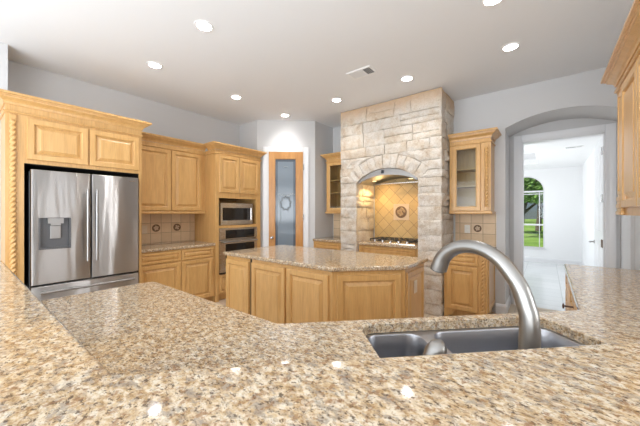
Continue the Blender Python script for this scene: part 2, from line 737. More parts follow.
# back wall with arched recess and doorway
bm = nb()
RX0, RX1, RY = -.44, .73, 5.20
OX0, OX1, OZ = -.285, .593, 2.42
box(bm, -3.31, RX0, YB, YB + .12, 0, H)
box(bm, RX0 - .12, RX0, YB + .12, RY + .12, 0, H)
box(bm, RX1, RX1 + .15, YB, RY + .12, 0, H)
arc = []
cx = (RX0 + RX1) / 2
hw = (RX1 - RX0) / 2
rise = .14
R = (hw * hw + rise * rise) / (2 * rise)
for k in range(25):
    a = math.asin(hw / R) * (1 - 2 * k / 24)
    arc.append((cx + R * math.sin(a), 2.665 - R + R * math.cos(a)))
poly = [(RX0, H), (RX1, H)] + arc
loft(bm, [[(p[0], YB, p[1]) for p in poly], [(p[0], RY, p[1]) for p in poly]], cap0=True)
box(bm, RX0, OX0, RY, RY + .12, 0, H)
box(bm, OX1, RX1, RY, RY + .12, 0, H)
box(bm, OX0, OX1, RY, RY + .12, OZ, H)
struct('wall_back', bm, 'wall')
struct('wall_right', B(.76, .90, 1.82, YB, 0, H), 'wall')
bm = nb()
box(bm, -4.2, 8, -5.2, -4.5, 0, H)
box(bm, 4.6, 5.0, -4.5, 4.62, 0, H)
box(bm, .90, 4.6, 4.5, 4.62, 0, H)
struct('wall_rear', bm, 'wall')
# casing and jamb of the doorway
bm = nb()
cw = .10
P = [(0, 0), (.012, 0), (.016, .004), (.018, cw * .4), (.024, cw * .75), (.026, cw), (0, cw)]
for sgn, x in ((-1, OX0), (1, OX1)):
    loft(bm, [[(x + sgn * q, RY - o, z) for o, q in P] for z in (0.0, OZ)], cap0=True)
    loft(bm, [[(x + sgn * q, RY - o, z) for o, q in P] for z in (OZ, OZ + cw)], cap0=True)
loft(bm, [[(x, RY - o, OZ + q) for o, q in P] for x in (OX0, OX1)], cap0=True)
box(bm, OX0, OX0 + .015, RY - .005, RY + .13, 0, OZ)
box(bm, OX1 - .015, OX1, RY - .005, RY + .13, 0, OZ)
box(bm, OX0, OX1, RY - .005, RY + .13, OZ - .015, OZ)
struct('trim_1', bm, 'white')
# baseboards
bm = nb()
BBP = [(0, 0), (.016, 0), (.016, .10), (.012, .115), (.006, .13), (0, .135)]
sweep(bm, BBP, [(-.55, YB), (RX0, YB), (RX0, RY)], 0)
struct('baseboard_back', bm, 'white')
bm = nb()
sweep(bm, BBP, [(RX1, RY), (RX1, YB)], 0)
sweep(bm, BBP, [(.76, YB), (.76, 3.52)], 0)
struct('baseboard_right', bm, 'white')

# ---- the bright room beyond
bm = nb()
YF = 10.0
WC, WR, WS = -.455, .42, 1.995     # window: centre x, radius, spring height
WB = .385
box(bm, -5, WC - WR, YF, YF + .15, 0, 2.9)
box(bm, WC + WR, .9, YF, YF + .15, 0, 2.9)
box(bm, WC - WR, WC + WR, YF, YF + .15, 0, WB)
arc = [(WC + WR * math.cos(PI * k / 24), WS + WR * math.sin(PI * k / 24)) for k in range(25)]
poly = arc + [(WC - WR, 2.9), (WC + WR, 2.9)]
loft(bm, [[(p[0], YF, p[1]) for p in poly], [(p[0], YF + .15, p[1]) for p in poly]], cap0=True)
struct('wall_far', bm, 'room')
bm = nb()
box(bm, .72, .90, RY + .12, YF, 0, 2.9)
box(bm, -5.1, -5, RY + .12, YF, 0, 2.9)
box(bm, -5, OX0, RY + .121, RY + .14, 0, 2.9)
box(bm, OX1 + .1, .72, RY + .121, RY + .14, 0, 2.9)
box(bm, OX0 - .1, OX1 + .1, RY + .121, RY + .14, OZ + .02, 2.9)
struct('wall_beyond', bm, 'room')
# tray ceiling
bm = nb()
TX0, TX1, TY0, TY1 = -4.0, -.15, 6.2, 8.9
zc = 2.58
box(bm, -5, TX0, 5.33, YF, zc, zc + .06)
box(bm, TX1, .72, 5.33, YF, zc, zc + .06)
box(bm, TX0, TX1, 5.33, TY0, zc, zc + .06)
box(bm, TX0, TX1, TY1, YF, zc, zc + .06)
box(bm, TX0 - .02, TX1 + .02, TY0 - .02, TY1 + .02, zc + .27, zc + .33)
for x0, x1, y0, y1 in ((TX0 - .02, TX0, TY0, TY1), (TX1, TX1 + .02, TY0, TY1), (TX0, TX1, TY0 - .02, TY0), (TX0, TX1, TY1, TY1 + .02)):
    box(bm, x0, x1, y0, y1, zc + .058, zc + .28)
sweep(bm, [(0, 0), (.05, .0), (.05, .02), (.02, .06), (0, .07)], [(TX0, TY0), (TX0, TY1), (TX1, TY1), (TX1, TY0)], zc + .10, closed=True)
struct('ceiling_beyond', bm, 'room')
bm = nb()
sweep(bm, BBP, [(-5, YF), (.72, YF), (.72, RY + .14)], 0)
struct('baseboard_far', bm, 'white')
# arched window
win = thing('window_1', 'arched white window looking onto the lawn in the room beyond', 'window', (WC, YF + .03, 0))
win['kind'] = 'structure'
bm = nb()
op = [(-WR, WB)] + [(-WR * math.cos(PI * k / 24), WS + WR * math.sin(PI * k / 24)) for k in range(25)] + [(WR, WB)]
ip = [(-WR + .035, WB + .04)] + [(-(WR - .035) * math.cos(PI * k / 24), WS + (WR - .035) * math.sin(PI * k / 24)) for k in range(25)] + [(WR - .035, WB + .04)]
loft(bm, [[(p[0], y, p[1]) for p in L] for L, y in ((op, .05), (op, 0), (ip, 0), (ip, .05))], cap1=False)
obj('window_frame', bm, 'white', win)
bm = nb()
box(bm, -WR + .03, WR - .03, .0, .04, 1.945, 1.99)
box(bm, -WR + .03, WR - .03, .0, .04, 1.02, 1.065)
box(bm, -WR + .03, WR - .03, .01, .03, 1.89, 1.91)
for x in (-.30, .30):
    box(bm, x - .009, x + .009, .01, .03, WB, 1.95)
obj('muntin', bm, 'white', win)
bm = nb()
loft(bm, [[(p[0], .022, p[1]) for p in op], [(p[0], .026, p[1]) for p in op]], cap0=True)
obj('pane', bm, 'glass', win)
bm = B(-WR - .03, WR + .03, -.05, .03, WB - .03, WB)
obj('window_sill', bm, 'white', win)

# ---- white door standing open into the room beyond
dr = thing('door_2', 'white panelled door standing open into the room beyond', 'door', (OX1 - .012, RY + .15, .012), math.radians(90))
dr['kind'] = 'structure'
bm = B(0, .86, -.045, -.005, 0, 2.385, bev=.002)
for z0, z1 in ((.2, .95), (1.1, 2.2)):
    for x0, x1 in ((.12, .40), (.47, .75)):
        loft(bm, [rect(x0 + i, x1 - i, z0 + i, z1 - i, -.005 + h) for i, h in ((0, -.0002), (.01, .006), (.02, .001), (.05, .006))])
obj('door_leaf', bm, 'white', dr)
bm = nb()
lathe(bm, [(.027, 0), (.027, .008), (.012, .010), (.010, .05), (.010, .06)], (.80, -.005, .92), 'y', 16)
tube(bm, [(.80, .05, .92), (.76, .055, .92), (.69, .05, .92)], [.010, .011, .008], 10)
obj('door_handle', bm, 'nickel', dr, 40)
for z, mt, nm in ((2.186, 'chrome', None), (1.561, 'chrome', None), (.961, 'bronze', 'dark bronze hinge'), (.26, 'chrome', None)):
    bm = nb()
    lathe(bm, [(.008, -.052), (.008, .052)], (-.035, .006, z), 'z', 10)
    box(bm, -.13, -.035, .0042, .0075, z - .052, z + .052)
    obj('hinge', bm, mt, dr, 40, nm)

# ---- outside: lawn, trees, edging rocks
struct('ground', B(-40, 40, 10.2, 90, -.42, -.30), 'grass')


def tree(x, y, h, spread, n, label, mat, lean=0):
    t = thing('oak_tree', label, 'tree', (x, y, -.3), 0, 'trees on the lawn')
    bm = nb()
    tube(bm, [(0, 0, 0), (.05 + lean * .3, 0, h * .2), (lean, .1, h * .42), (lean * 1.3, .1, h * .75)], [.26, .18, .15, .05], 10)
    for k in range(6):
        a = k * 1.05 + .3
        s = Vector((lean, .1, h * (.30 + .04 * k)))
        e = s + Vector((math.cos(a) * spread * .7, math.sin(a) * spread * .7, h * .28))
        m = (s + e) / 2 + Vector((0, 0, -.15))
        tube(bm, [s, m, e], [.10, .07, .025], 8)
    obj('trunk', bm, 'bark', t, 60)
    bm = nb()
    rng = random.Random(int(x * 100))
    for k in range(n):
        a = rng.uniform(0, 2 * PI)
        rr = spread * math.sqrt(rng.random())
        zz = h * .42 + h * .58 * rng.random() * (1 - .4 * (rr / spread) ** 2)
        c = Vector((lean + rr * math.cos(a), rr * math.sin(a), zz))
        s = rng.uniform(.08, .2)
        u = Vector((rng.gauss(0, 1), rng.gauss(0, 1), rng.gauss(0, 1))).normalized()
        w = u.orthogonal().normalized()
        vs = [bm.verts.new(c + u * s), bm.verts.new(c + w * s * .6), bm.verts.new(c - u * s), bm.verts.new(c - w * s * .6)]
        bm.faces.new(vs)
    obj('foliage', bm, mat, t)
    return t


tree(-1.55, 24, 5.6, 1.9, 2300, 'oak tree with a forked trunk nearest the arched window', 'leaf', .35)
tree(-3.0, 28, 6.2, 1.95, 2000, 'oak tree behind the forked oak, further left through the window', 'leaf', -.2)
tree(-.6, 33, 6.5, 2.3, 2200, 'spreading oak tree further back on the lawn, right side of the window', 'leaf', .1)
for i, (x, y) in enumerate(((-8, 58), (-3.2, 60), (1.6, 59), (6, 61))):
    tree(x, y, 9, 2.25, 2200, ['dark tree at far left of the distant tree line', 'dark distant tree behind the left oak', 'dark distant tree behind the right oak', 'dark tree at far right of the distant tree line'][i], 'leaf2')
rng = random.Random(5)
bm = nb()
for k in range(90):
    x = rng.uniform(-3.2, 1.2)
    y = 14.5 + rng.uniform(-.5, .7)
    r = rng.uniform(.10, .24)
    a = bmesh.ops.create_icosphere(bm, subdivisions=1, radius=r)
    for v in a['verts']:
        v.co = v.co * rng.uniform(.75, 1.2) + Vector((x, y, -.3 + r * .35))
st = tag(obj('rock_border', bm, 'rock'), 'tan rubble stone border on the lawn seen through the arched window', 'rocks')
st['kind'] = 'stuff'

# ------------------------------------------------------------------ pantry door in the diagonal wall
dang = math.atan2(DB[1] - DA[1], DB[0] - DA[0])
d1 = thing('door_1', 'narrow stained wood pantry door with etched frosted glass', 'door', (DA[0], DA[1], 0), dang)
d1['kind'] = 'structure'
bm = nb()
loft(bm, [rect(.213, .826, .01, 2.475, -.004), rect(.213, .826, .01, 2.475, -.030), rect(.321, .702, .25, 2.352, -.030), rect(.329, .694, .258, 2.344, -.022), rect(.329, .694, .258, 2.344, -.004)], cap1=False)
obj('door_frame', bm, 'doorw', d1)
obj('glass_pane', B(.315, .708, -.014, -.006, .245, 2.357), 'frost', d1)
bm = nb()
loft(bm, [rect(.330, .693, .259, 2.343, -.0145), rect(.372, .651, .30, 2.30, -.0148)], cap1=False)
obj('etched_border', bm, 'frostd', d1)
rng = random.Random(11)


def leafshape(bm, cx_, cz, ln, wd_, ang, y):
    vs = []
    for q in range(10):
        b = 2 * PI * q / 10
        px, pz = ln * math.cos(b), wd_ * math.sin(b) * (1 - .35 * math.cos(b))
        vs.append(bm.verts.new((cx_ + px * math.cos(ang) - pz * math.sin(ang), y, cz + px * math.sin(ang) + pz * math.cos(ang))))
    bm.faces.new(vs)


bm = nb()
for k in range(18):   # wreath of leaves
    a = 2 * PI * k / 18
    leafshape(bm, .515 + .085 * math.cos(a), 1.55 + .115 * math.sin(a), .034, .013, a + PI / 2 + (.6 if k % 2 else -.6), -.0147 - .0002 * (k % 3))
obj('etched_wreath', bm, 'etchd', d1)
bm = nb()
for k in range(13):   # garland above the wreath
    u = (k - 6) / 6
    leafshape(bm, .515 + .14 * u, 1.70 - .02 * math.cos(u * PI), .022, .010, (.7 if k % 2 else -.7), -.0147 - .0002 * (k % 3))
tube(bm, [(.385, -.0150, 1.70), (.40, -.0150, 1.5), (.43, -.0150, 1.35), (.42, -.0150, 1.2)], .005, 6)
tube(bm, [(.47, -.0150, 2.20), (.515, -.0150, 2.22), (.56, -.0150, 2.20)], .006, 6)
obj('etched_garland', bm, 'etch', d1)
bm = nb()
lathe(bm, [(.026, -.03), (.026, -.036), (.011, -.038), (.011, -.06), (.024, -.066), (.028, -.08), (.02, -.092), (.006, -.095)], (.270, 0, .93), 'y', 18)
obj('door_knob', bm, 'chrome', d1, 50)
for z in (2.2, 1.3, .3):
    bm = nb()
    lathe(bm, [(.008, -.05), (.008, .05)], (.832, -.034, z), 'z', 8)
    obj('hinge', bm, 'chrome', d1)
bm = nb()
for sgn, x in ((-1, .213), (1, .826)):
    loft(bm, [[(x + sgn * q, -o, z) for o, q in P] for z in (0.0, 2.478)], cap0=True)
    loft(bm, [[(x + sgn * q, -o, z) for o, q in P] for z in (2.478, 2.568)], cap0=True)
loft(bm, [[(x, -o, 2.478 + q * .9) for o, q in P] for x in (.213, .826)], cap0=True)
o = struct('trim_2', bm, 'white')
o.location = (DA[0], DA[1], 0)
o.rotation_euler = (0, 0, dang)

# ------------------------------------------------------------------ ceiling fixtures
LIGHTS = [(-2.404, 1.377, 'round recessed downlight in the ceiling, largest one and nearest the camera'),
          (-3.48, 1.40, 'round recessed downlight in the ceiling above the refrigerator side'),
          (-3.52, 2.51, 'round recessed downlight in the ceiling before the oven cabinet'),
          (-3.52, 3.50, 'round recessed downlight in the ceiling right above the pantry door'),
          (-2.444, 3.498, 'round recessed downlight in the ceiling near the left corner of the stone surround'),
          (-1.363, 3.479, 'round recessed downlight in the ceiling above the middle of the stone surround'),
          (-.285, 3.461, 'round recessed downlight in the ceiling right of the stone surround, towards the arch'),
          (-.327, 2.60, 'round recessed downlight in the ceiling cut off by the top edge of the photo')]
dl0 = None
for i, (x, y, lab) in enumerate(LIGHTS):
    if dl0 is None:
        dl0 = thing('recessed_downlight', lab, 'ceiling light', (x, y, H), 0, 'recessed downlights in the kitchen ceiling')
        bm = nb()
        loft(bm, [[(r * math.cos(2 * PI * k / 32), r * math.sin(2 * PI * k / 32), z) for k in range(32)] for r, z in ((.084, 0), (.081, -.006), (.064, -.007), (.060, -.002))], cap1=False)
        obj('trim_ring', bm, 'can', dl0, 40)
        bm = nb()
        lathe(bm, [(.061, -.001), (.061, -.003)], (0, 0, 0), 'z', 32)
        obj('lens', bm, 'led', dl0)
    else:
        dup(dl0, (x, y, H), None, lab)
    lamp('downlight_beam', 'SPOT', (x, y, H - .02), 19, (1, .985, .97), spot_size=math.radians(125), spot_blend=.7, shadow_soft_size=.06)


def vent(loc, w, d, rz, label, n):
    t = thing('ceiling_vent', label, 'vent', loc, rz)
    bm = nb()
    loft(bm, [[(sx * (w / 2 - i), sy * (d / 2 - i), -h) for sx, sy in ((-1, -1), (1, -1), (1, 1), (-1, 1))] for i, h in ((0, 0), (.004, .008), (.026, .008), (.028, .001))], cap1=False)
    obj('frame', bm, 'can', t)
    obj('duct', B(-w / 2 + .02, w / 2 - .02, -d / 2 + .02, d / 2 - .02, -.003, -.001), 'grey', t)
    for k in range(n):
        x = -w / 2 + .03 + (w - .06) * (k + .5) / n
        bm = nb()
        s = 1 if k > n * .62 else -1
        loft(bm, [[(x - .011 * s, y, -.002), (x - .009 * s, y, -.001), (x + .006 * s, y, -.013), (x + .004 * s, y, -.014)] for y in (-d / 2 + .026, d / 2 - .026)], cap0=True)
        obj('louver', bm, 'can', t)


vent((-1.73, 3.0, H), .32, .20, 0, 'white louvred air vent in the kitchen ceiling above the island', 12)
vent((.39, 7.0, zc), .26, .15, 0, 'small louvred air vent in the ceiling of the room beyond', 8)


# ------------------------------------------------------------------ cabinetry helpers
def cab_body(bm, x0, x1, dep, z0, z1):
    box(bm, x0, x1, -dep, 0, z0, z1)
    return bm


LW = math.radians(90)     # units on the left wall


def glassdoor(t, x0, x1, z0, z1, y, fw=.055):
    d = obj('glass_door', frame_front(x0, x1, z0, z1, y, fw), 'wood', t)
    obj('pane', B(x0 + fw - .006, x1 - fw + .006, y - .012, y - .008, z0 + fw - .006, z1 - fw + .006), 'glass', d)
    return d


# ---- refrigerator cabinet
t = thing('refrigerator_cabinet', 'tall maple surround with two doors and carved rope trim around the refrigerator', 'cabinet', (XL, .277, 0), LW)
D = XL + 3.79
D = .83
bm = nb()
W = 1.099
for args in ((0, .118, -D, -.425, 0, 2.30), (.09, .118, -.425, 0, 0, 2.30), (1.073, W, -D, 0, 0, 2.30), (.118, 1.073, -D, 0, 1.842, 2.30)):
    box(bm, *args)
box(bm, 0, W, -D, -.425, 2.30, 2.36)
box(bm, .09, W, -.425, 0, 2.30, 2.36)
obj('body', bm, 'wood', t)
obj('recess_shade_back', B(.118, 1.073, -.02, 0, 0, 1.842), 'gapm', t)  # near-black sheet painted as the shade behind the refrigerator
bm = nb()
box(bm, .1185, .122, -D + .03, -.02, 0, 1.84)
box(bm, .122, 1.070, -D + .03, -.02, 1.8365, 1.8415)
box(bm, 1.0695, 1.0725, -D + .03, -.02, 0, 1.84)
obj('recess_shade_sides', bm, 'gapm', t)  # near-black sides and top, painted as shade around the refrigerator
obj('door', raised(.133, .588, 1.878, 2.262, -D), 'wood', t)
obj('door', raised(.600, 1.065, 1.878, 2.262, -D), 'wood', t)
bm = nb()
sweep(bm, CROWN, [(0, -.425), (0, -D), (W, -D), (W, -.418)], 2.36)
sweep(bm, BEAD, [(0, -.425), (0, -D), (W, -D), (W, -.35)], 2.285)
obj('crown_molding', bm, 'wood', t)
bm = nb()
rope(bm, .048, -D - .008, .30, 2.22, .018)
obj('rope_column', bm, 'wood', t, 60)
bm = nb()
box(bm, .026, .070, -D - .018, -D, 2.22, 2.27, bev=.004)
obj('capital', bm, 'wood', t)

# ---- refrigerator
t = thing('refrigerator', 'stainless steel french door refrigerator with water dispenser', 'refrigerator', (XL + .04, .43, 0), LW)
W, DD = .895, .86
ZB = .705
bm = nb()
box(bm, 0, W, -.78, 0, .04, 1.775, bev=.004)
obj('body', bm, 'grey', t)
# left door with the dispenser opening
hx0, hx1, hz0, hz1 = .052, .288, 1.032, 1.334
xm = .448


def fridge_door(x0, x1, z0, z1, hole=None):
    bm = nb()
    yf, yb = -DD, -DD + .065
    xs = [x0 + .012, x1 - .012]
    zs = [z0 + .006, z1 - .010]
    if hole:
        xs[1:1] = [hole[0], hole[1]]
        zs[1:1] = [hole[2], hole[3]]
    g = [[bm.verts.new((x, yf, z)) for x in xs] for z in zs]
    for j in range(len(zs) - 1):
        for i in range(len(xs) - 1):
            if hole and i == 1 and j == 1:
                continue
            bm.faces.new((g[j][i], g[j][i + 1], g[j + 1][i + 1], g[j + 1][i]))
    n = len(xs) - 1
    m = len(zs) - 1
    ring = [g[0][i] for i in range(n + 1)] + [g[j][n] for j in range(1, m + 1)] + [g[m][i] for i in range(n - 1, -1, -1)] + [g[j][0] for j in range(m - 1, 0, -1)]

    def off(v, k):
        x = v.co.x
        z = v.co.z
        if abs(x - xs[0]) < 1e-6: x = x0 + (.012 if k == 0 else .004 if k == 1 else 0)
        if abs(x - xs[-1]) < 1e-6: x = x1 - (.012 if k == 0 else .004 if k == 1 else 0)
        if abs(z - zs[0]) < 1e-6: z = z0 + (.006 if k == 0 else .002 if k == 1 else 0)
        if abs(z - zs[-1]) < 1e-6: z = z1 - (.010 if k == 0 else .003 if k == 1 else 0)
        return x, z
    prev = ring
    for k, y in ((1, yf + .004), (2, yf + .013), (2, yb)):
        cur = []
        for v in ring:
            x, z = off(v, k)
            cur.append(bm.verts.new((x, y, z)))
        for i in range(len(ring)):
            j = (i + 1) % len(ring)
            bm.faces.new((prev[i], prev[j], cur[j], cur[i]))
        prev = cur
    bm.faces.new(prev)
    if hole:
        a = [g[1][1], g[1][2], g[2][2], g[2][1]]
        b = [bm.verts.new((v.co.x, yf + .05, v.co.z)) for v in a]
        for i in range(4):
            j = (i + 1) % 4
            bm.faces.new((a[i], a[j], b[j], b[i]))
        bm.faces.new(b)
    return bm


dl = obj('door', fridge_door(.002, xm - .003, ZB, 1.785, (hx0, hx1, hz0, hz1)), 'steel', t, 35)
dr_ = obj('door', fridge_door(xm + .003, W - .002, ZB, 1.785), 'steel', t, 35)
fz = obj('freezer_drawer', fridge_door(.002, W - .002, .06, ZB - .014), 'steel', t, 35)
obj('door_seal', B(.004, W - .004, -DD + .066, -DD + .075, .06, 1.77), 'gapm', t)
bm = nb()
box(bm, hx0 + .001, hx1 - .001, -DD + .049, -DD + .040, hz0 + .001, hz1 - .001)
box(bm, hx0 + .001, hx0 + .012, -DD + .040, -DD + .002, hz0 + .001, hz1 - .001)
box(bm, hx1 - .014, hx1 - .001, -DD + .040, -DD + .002, hz0 + .001, hz1 - .001)
box(bm, hx0 + .012, hx1 - .014, -DD + .040, -DD - .004, hz0 + .001, hz0 + .018)
obj('dispenser_recess', bm, 'grey', dl, label='dark grey water dispenser recess')
bm = nb()
loft(bm, [rect(hx0 + .065, hx0 + .178, hz1 - .055, hz1 - .004, -DD + .04), rect(hx0 + .065, hx0 + .178, hz1 - .055, hz1 - .004, -DD - .002), ], cap0=True)
box(bm, hx0 + .085, hx0 + .158, -DD + .04, -DD + .006, hz1 - .075, hz1 - .055)
obj('dispenser_spout', bm, 'hoodm', dl)
obj('dispenser_paddle', B(hx0 + .082, hx0 + .160, -DD + .018, -DD + .026, hz0 + .10, hz1 - .078, bev=.003), 'hoodm', dl)


def bar_handle(name, parent, p0, p1, y, r=.011):
    bm = nb()
    a, b = Vector(p0), Vector(p1)
    d = (b - a).normalized()
    tube(bm, [(a.x, y, a.z), (b.x, y, b.z)], r, 12)
    for q in (a + d * .03, b - d * .03):
        tube(bm, [(q.x, y, q.z), (q.x, y + .055, q.z)], r * .7, 8)
    return obj(name, bm, 'pull', parent, 50)


bar_handle('handle', dl, (xm - .038, 0, .89), (xm - .038, 0, 1.62), -DD - .05)
bar_handle('handle', dr_, (xm + .038, 0, .89), (xm + .038, 0, 1.62), -DD - .05)
bar_handle('handle', fz, (.06, 0, .635), (W - .06, 0, .635), -DD - .05, .013)
obj('badge', B(W - .10, W - .045, -DD - .0015, -DD + .001, 1.735, 1.745), 'chrome', dr_)

# ---- wall cabinets over the left counter
Y0 = 1.380
W = 2.474 - Y0
t = thing('wall_cabinet', 'two-door maple wall cabinet between refrigerator and oven cabinet', 'cabinet', (XL, Y0, 0), LW)
D = .33
obj('body', B(0, W, -D, 0, 1.40, 2.36), 'wood', t)
obj('door', raised(.03, .555, 1.412, 2.285, -D), 'wood', t)
obj('door', raised(.567, W - .065, 1.412, 2.285, -D), 'wood', t)
bm = nb()
sweep(bm, CROWN, [(.0, -D), (W - .003, -D)], 2.362)
sweep(bm, BEAD, [(.0, -D), (W - .003, -D)], 2.293)
obj('crown_molding', bm, 'wood', t)
bm = nb()
sweep(bm, LIGHTRAIL, [(0, -D), (W - .003, -D)], 1.364)
box(bm, 0, W - .003, -D, -D + .02, 1.366, 1.399)
obj('light_rail', bm, 'wood', t)

# ---- base cabinet left
t = thing('base_cabinet', 'maple base cabinet with two drawers and two doors beside the refrigerator', 'cabinet', (XL, Y0, 0), LW)
D = .61
bm = nb()
box(bm, 0, W, -D, 0, .10, .873)
box(bm, 0, W, -D + .07, 0, 0, .10)
obj('body', bm, 'wood', t)
for x0, x1 in ((.03, .562), (.575, W - .04)):
    obj('drawer', raised(x0, x1, .715, .855, -D, DRAWP), 'wood', t)
    obj('door', raised(x0, x1, .115, .700, -D), 'wood', t)
o = obj('granite_countertop', slab([(XL + .002, Y0 - .002), (XL + .635, Y0 - .002), (XL + .635, 2.472), (XL + .002, 2.472)], .874, .914), 'gran', None, 40)
tag(o, 'speckled granite countertop on the base cabinet beside the refrigerator', 'countertop')

# ---- tiled splashback left
t = thing('tile_backsplash', 'square beige tile backsplash between wall cabinet and left counter', 'backsplash', (XL, 1.793, 1.075), LW)
obj('tile_field', B(Y0 - 1.793 + .002, 2.472 - 1.793, -.010, -.001, .914 - 1.075 + .001, 1.363 - 1.075), 'tan', t)


def relief(t, x, z, r, y=-.010, frame=None, n=5):
    m = obj('medallion', lathe(nb(), [(r, y + .002), (r, y - .006), (r * .86, y - .010), (r * .80, y - .005), (r * .3, y - .005)], (x, 0, z), 'y', 28), 'med', t, 40, 'dark bronze medallion')
    bm = nb()
    for k in range(n):
        a = 2 * PI * k / n + .5
        c = (x + r * .42 * math.cos(a), y - .006, z + r * .42 * math.sin(a))
        s = bmesh.ops.create_icosphere(bm, subdivisions=2, radius=r * .26)
        for v in s['verts']:
            v.co = Vector((v.co.x, v.co.y * .35, v.co.z)) + Vector(c)
    s = bmesh.ops.create_icosphere(bm, subdivisions=2, radius=r * .2)
    for v in s['verts']:
        v.co = Vector((v.co.x, v.co.y * .5, v.co.z)) + Vector((x, y - .007, z))
    obj('flower_relief', bm, 'medl', m, 60)


relief(t, .077, .075, .056)
relief(t, .389, .075, .056, n=4)


def outlet(loc, rz, label, mat='ivory'):
    t = thing('wall_outlet', label, 'outlet', loc, rz)
    obj('cover_plate', B(-.036, .036, -.007, 0, -.058, .058, bev=.002), mat, t)
    for z in (-.022, .022):
        bm = nb()
        lathe(bm, [(.015, -.006), (.015, -.009), (.013, -.010)], (0, 0, z), 'y', 16)
        obj('socket', bm, mat, t, 40)


outlet((XL + .011, 1.712, 1.135), LW, 'ivory wall outlet on the tile backsplash beside the refrigerator', 'plate')

# ---- oven tower
Y1 = 2.478
W = 3.366 - Y1
D = .62
t = thing('oven_cabinet', 'tall maple oven cabinet with crown next to the pantry door', 'cabinet', (XL, Y1, 0), LW)
bm = nb()
mz0, mz1, mx0, mx1 = 1.178, 1.612, .062, W - .09
oz0, oz1 = .412, 1.135
for a in ((0, mx0, 0.0, 2.36), (mx1, W, 0.0, 2.36)):
    box(bm, a[0], a[1], -D, 0, a[2], a[3])
box(bm, mx0, mx1, -D, 0, mz1, 2.36)
box(bm, mx0, mx1, -D, 0, oz1, mz0)
box(bm, mx0, mx1, -D, 0, .10, oz0)
box(bm, mx0, mx1, -D + .06, 0, 0, .10)
box(bm, mx0, mx1, -.03, 0, oz0, oz1)
box(bm, mx0, mx1, -.03, 0, mz0, mz1)
obj('body', bm, 'wood', t)
obj('door', raised(.062, .424, 1.70, 2.285, -D), 'wood', t)
obj('door', raised(.432, W - .05, 1.70, 2.285, -D), 'wood', t)
obj('drawer', raised(.075, W - .055, .13, .40, -D, DRAWP), 'wood', t)
bm = nb()
sweep(bm, CROWN, [(0, -.418), (0, -D), (W, -D), (W, -.612)], 2.362)
sweep(bm, BEAD, [(0, -.35), (0, -D), (W, -D), (W, -.60)], 2.293)
obj('crown_molding', bm, 'wood', t)

# ---- microwave in its niche
t = thing('microwave', 'stainless steel microwave sitting in the oven cabinet niche', 'microwave', (XL, Y1, 0), LW)
a0, a1, b0, b1 = .088, .715, 1.179, 1.535
yf = -D - .004
obj('body', B(a0, a1, yf + .03, -.06, b0 + .004, b1, bev=.004), 'grey', t)
bm = nb()
loft(bm, [rect(a0, a1, b0 + .008, b1, yf + .029), rect(a0, a1, b0 + .008, b1, yf), rect(a0 + .035, a1 - .035, b0 + .075, b1 - .075, yf), rect(a0 + .040, a1 - .040, b0 + .080, b1 - .080, yf + .006)], cap1=False)
f_ = obj('front_frame', bm, 'steel2', t)
obj('window', B(a0 + .039, a1 - .11, yf + .006, yf + .012, b0 + .079, b1 - .079), 'black', f_)
obj('control_panel', B(a1 - .108, a1 - .039, yf + .006, yf + .012, b0 + .079, b1 - .079), 'dark', f_)
bm = nb()
for k in range(4):
    for q in range(3):
        box(bm, a1 - .102 + q * .020, a1 - .090 + q * .020, yf + .004, yf + .007, b0 + .10 + k * .03, b0 + .115 + k * .03)
obj('keypad', bm, 'grey', f_)

# ---- wall oven
t = thing('wall_oven', 'built-in stainless wall oven with black glass below the microwave', 'oven', (XL, Y1, 0), LW)
a0, a1 = .066, .792
yf = -D - .022
obj('body', B(a0 + .01, a1 - .01, -D, -.05, oz0 + .01, oz1 - .01), 'grey', t)
p_ = obj('control_panel', B(a0, a1, yf, -D - .001, .955, oz1 - .004, bev=.003), 'steel2', t)
obj('display', B(a0 + .10, a1 - .06, yf - .002, yf + .002, .968, oz1 - .03), 'black', p_)
d_ = obj('oven_door', B(a0, a1, yf, -D - .001, oz0 + .03, .945, bev=.003), 'steel2', t)
obj('oven_window', B(a0 + .10, a1 - .06, yf - .002, yf + .002, oz0 + .13, .885), 'black', d_)
bar_handle('handle', d_, (a0 + .03, 0, .918), (a1 - .03, 0, .918), yf - .045, .012)
obj('vent_strip', B(a0, a1, yf + .004, -D - .001, oz0 + .004, oz0 + .026), 'black', t)

# ------------------------------------------------------------------ corner left of the stone surround
XC = -3.305
W = -2.70 - XC
t = thing('corner_base_cabinet', 'maple base cabinet tucked between pantry wall and stone surround', 'cabinet', (XC, YB, 0))
bm = nb()
box(bm, 0, W, -.61, 0, .10, .873)
box(bm, 0, W, -.54, 0, 0, .10)
obj('body', bm, 'wood', t)
obj('drawer', raised(.03, W - .03, .715, .855, -.61, DRAWP), 'wood', t)
obj('door', raised(.03, W - .03, .115, .70, -.61), 'wood', t)
o = obj('granite_countertop', slab([(XC + .002, YB - .64), (-2.70, YB - .64), (-2.70, YB - .002), (XC + .002, YB - .002)], .874, .914), 'gran', None, 40)
tag(o, 'short granite countertop in the corner left of the stone surround', 'countertop')
t = thing('tile_backsplash', 'beige tile backsplash in the corner left of the stone surround', 'backsplash', (XC, YB, 1.075))
obj('tile_field', B(.012, W, -.010, -.001, .915 - 1.075, 1.36 - 1.075), 'tan', t)


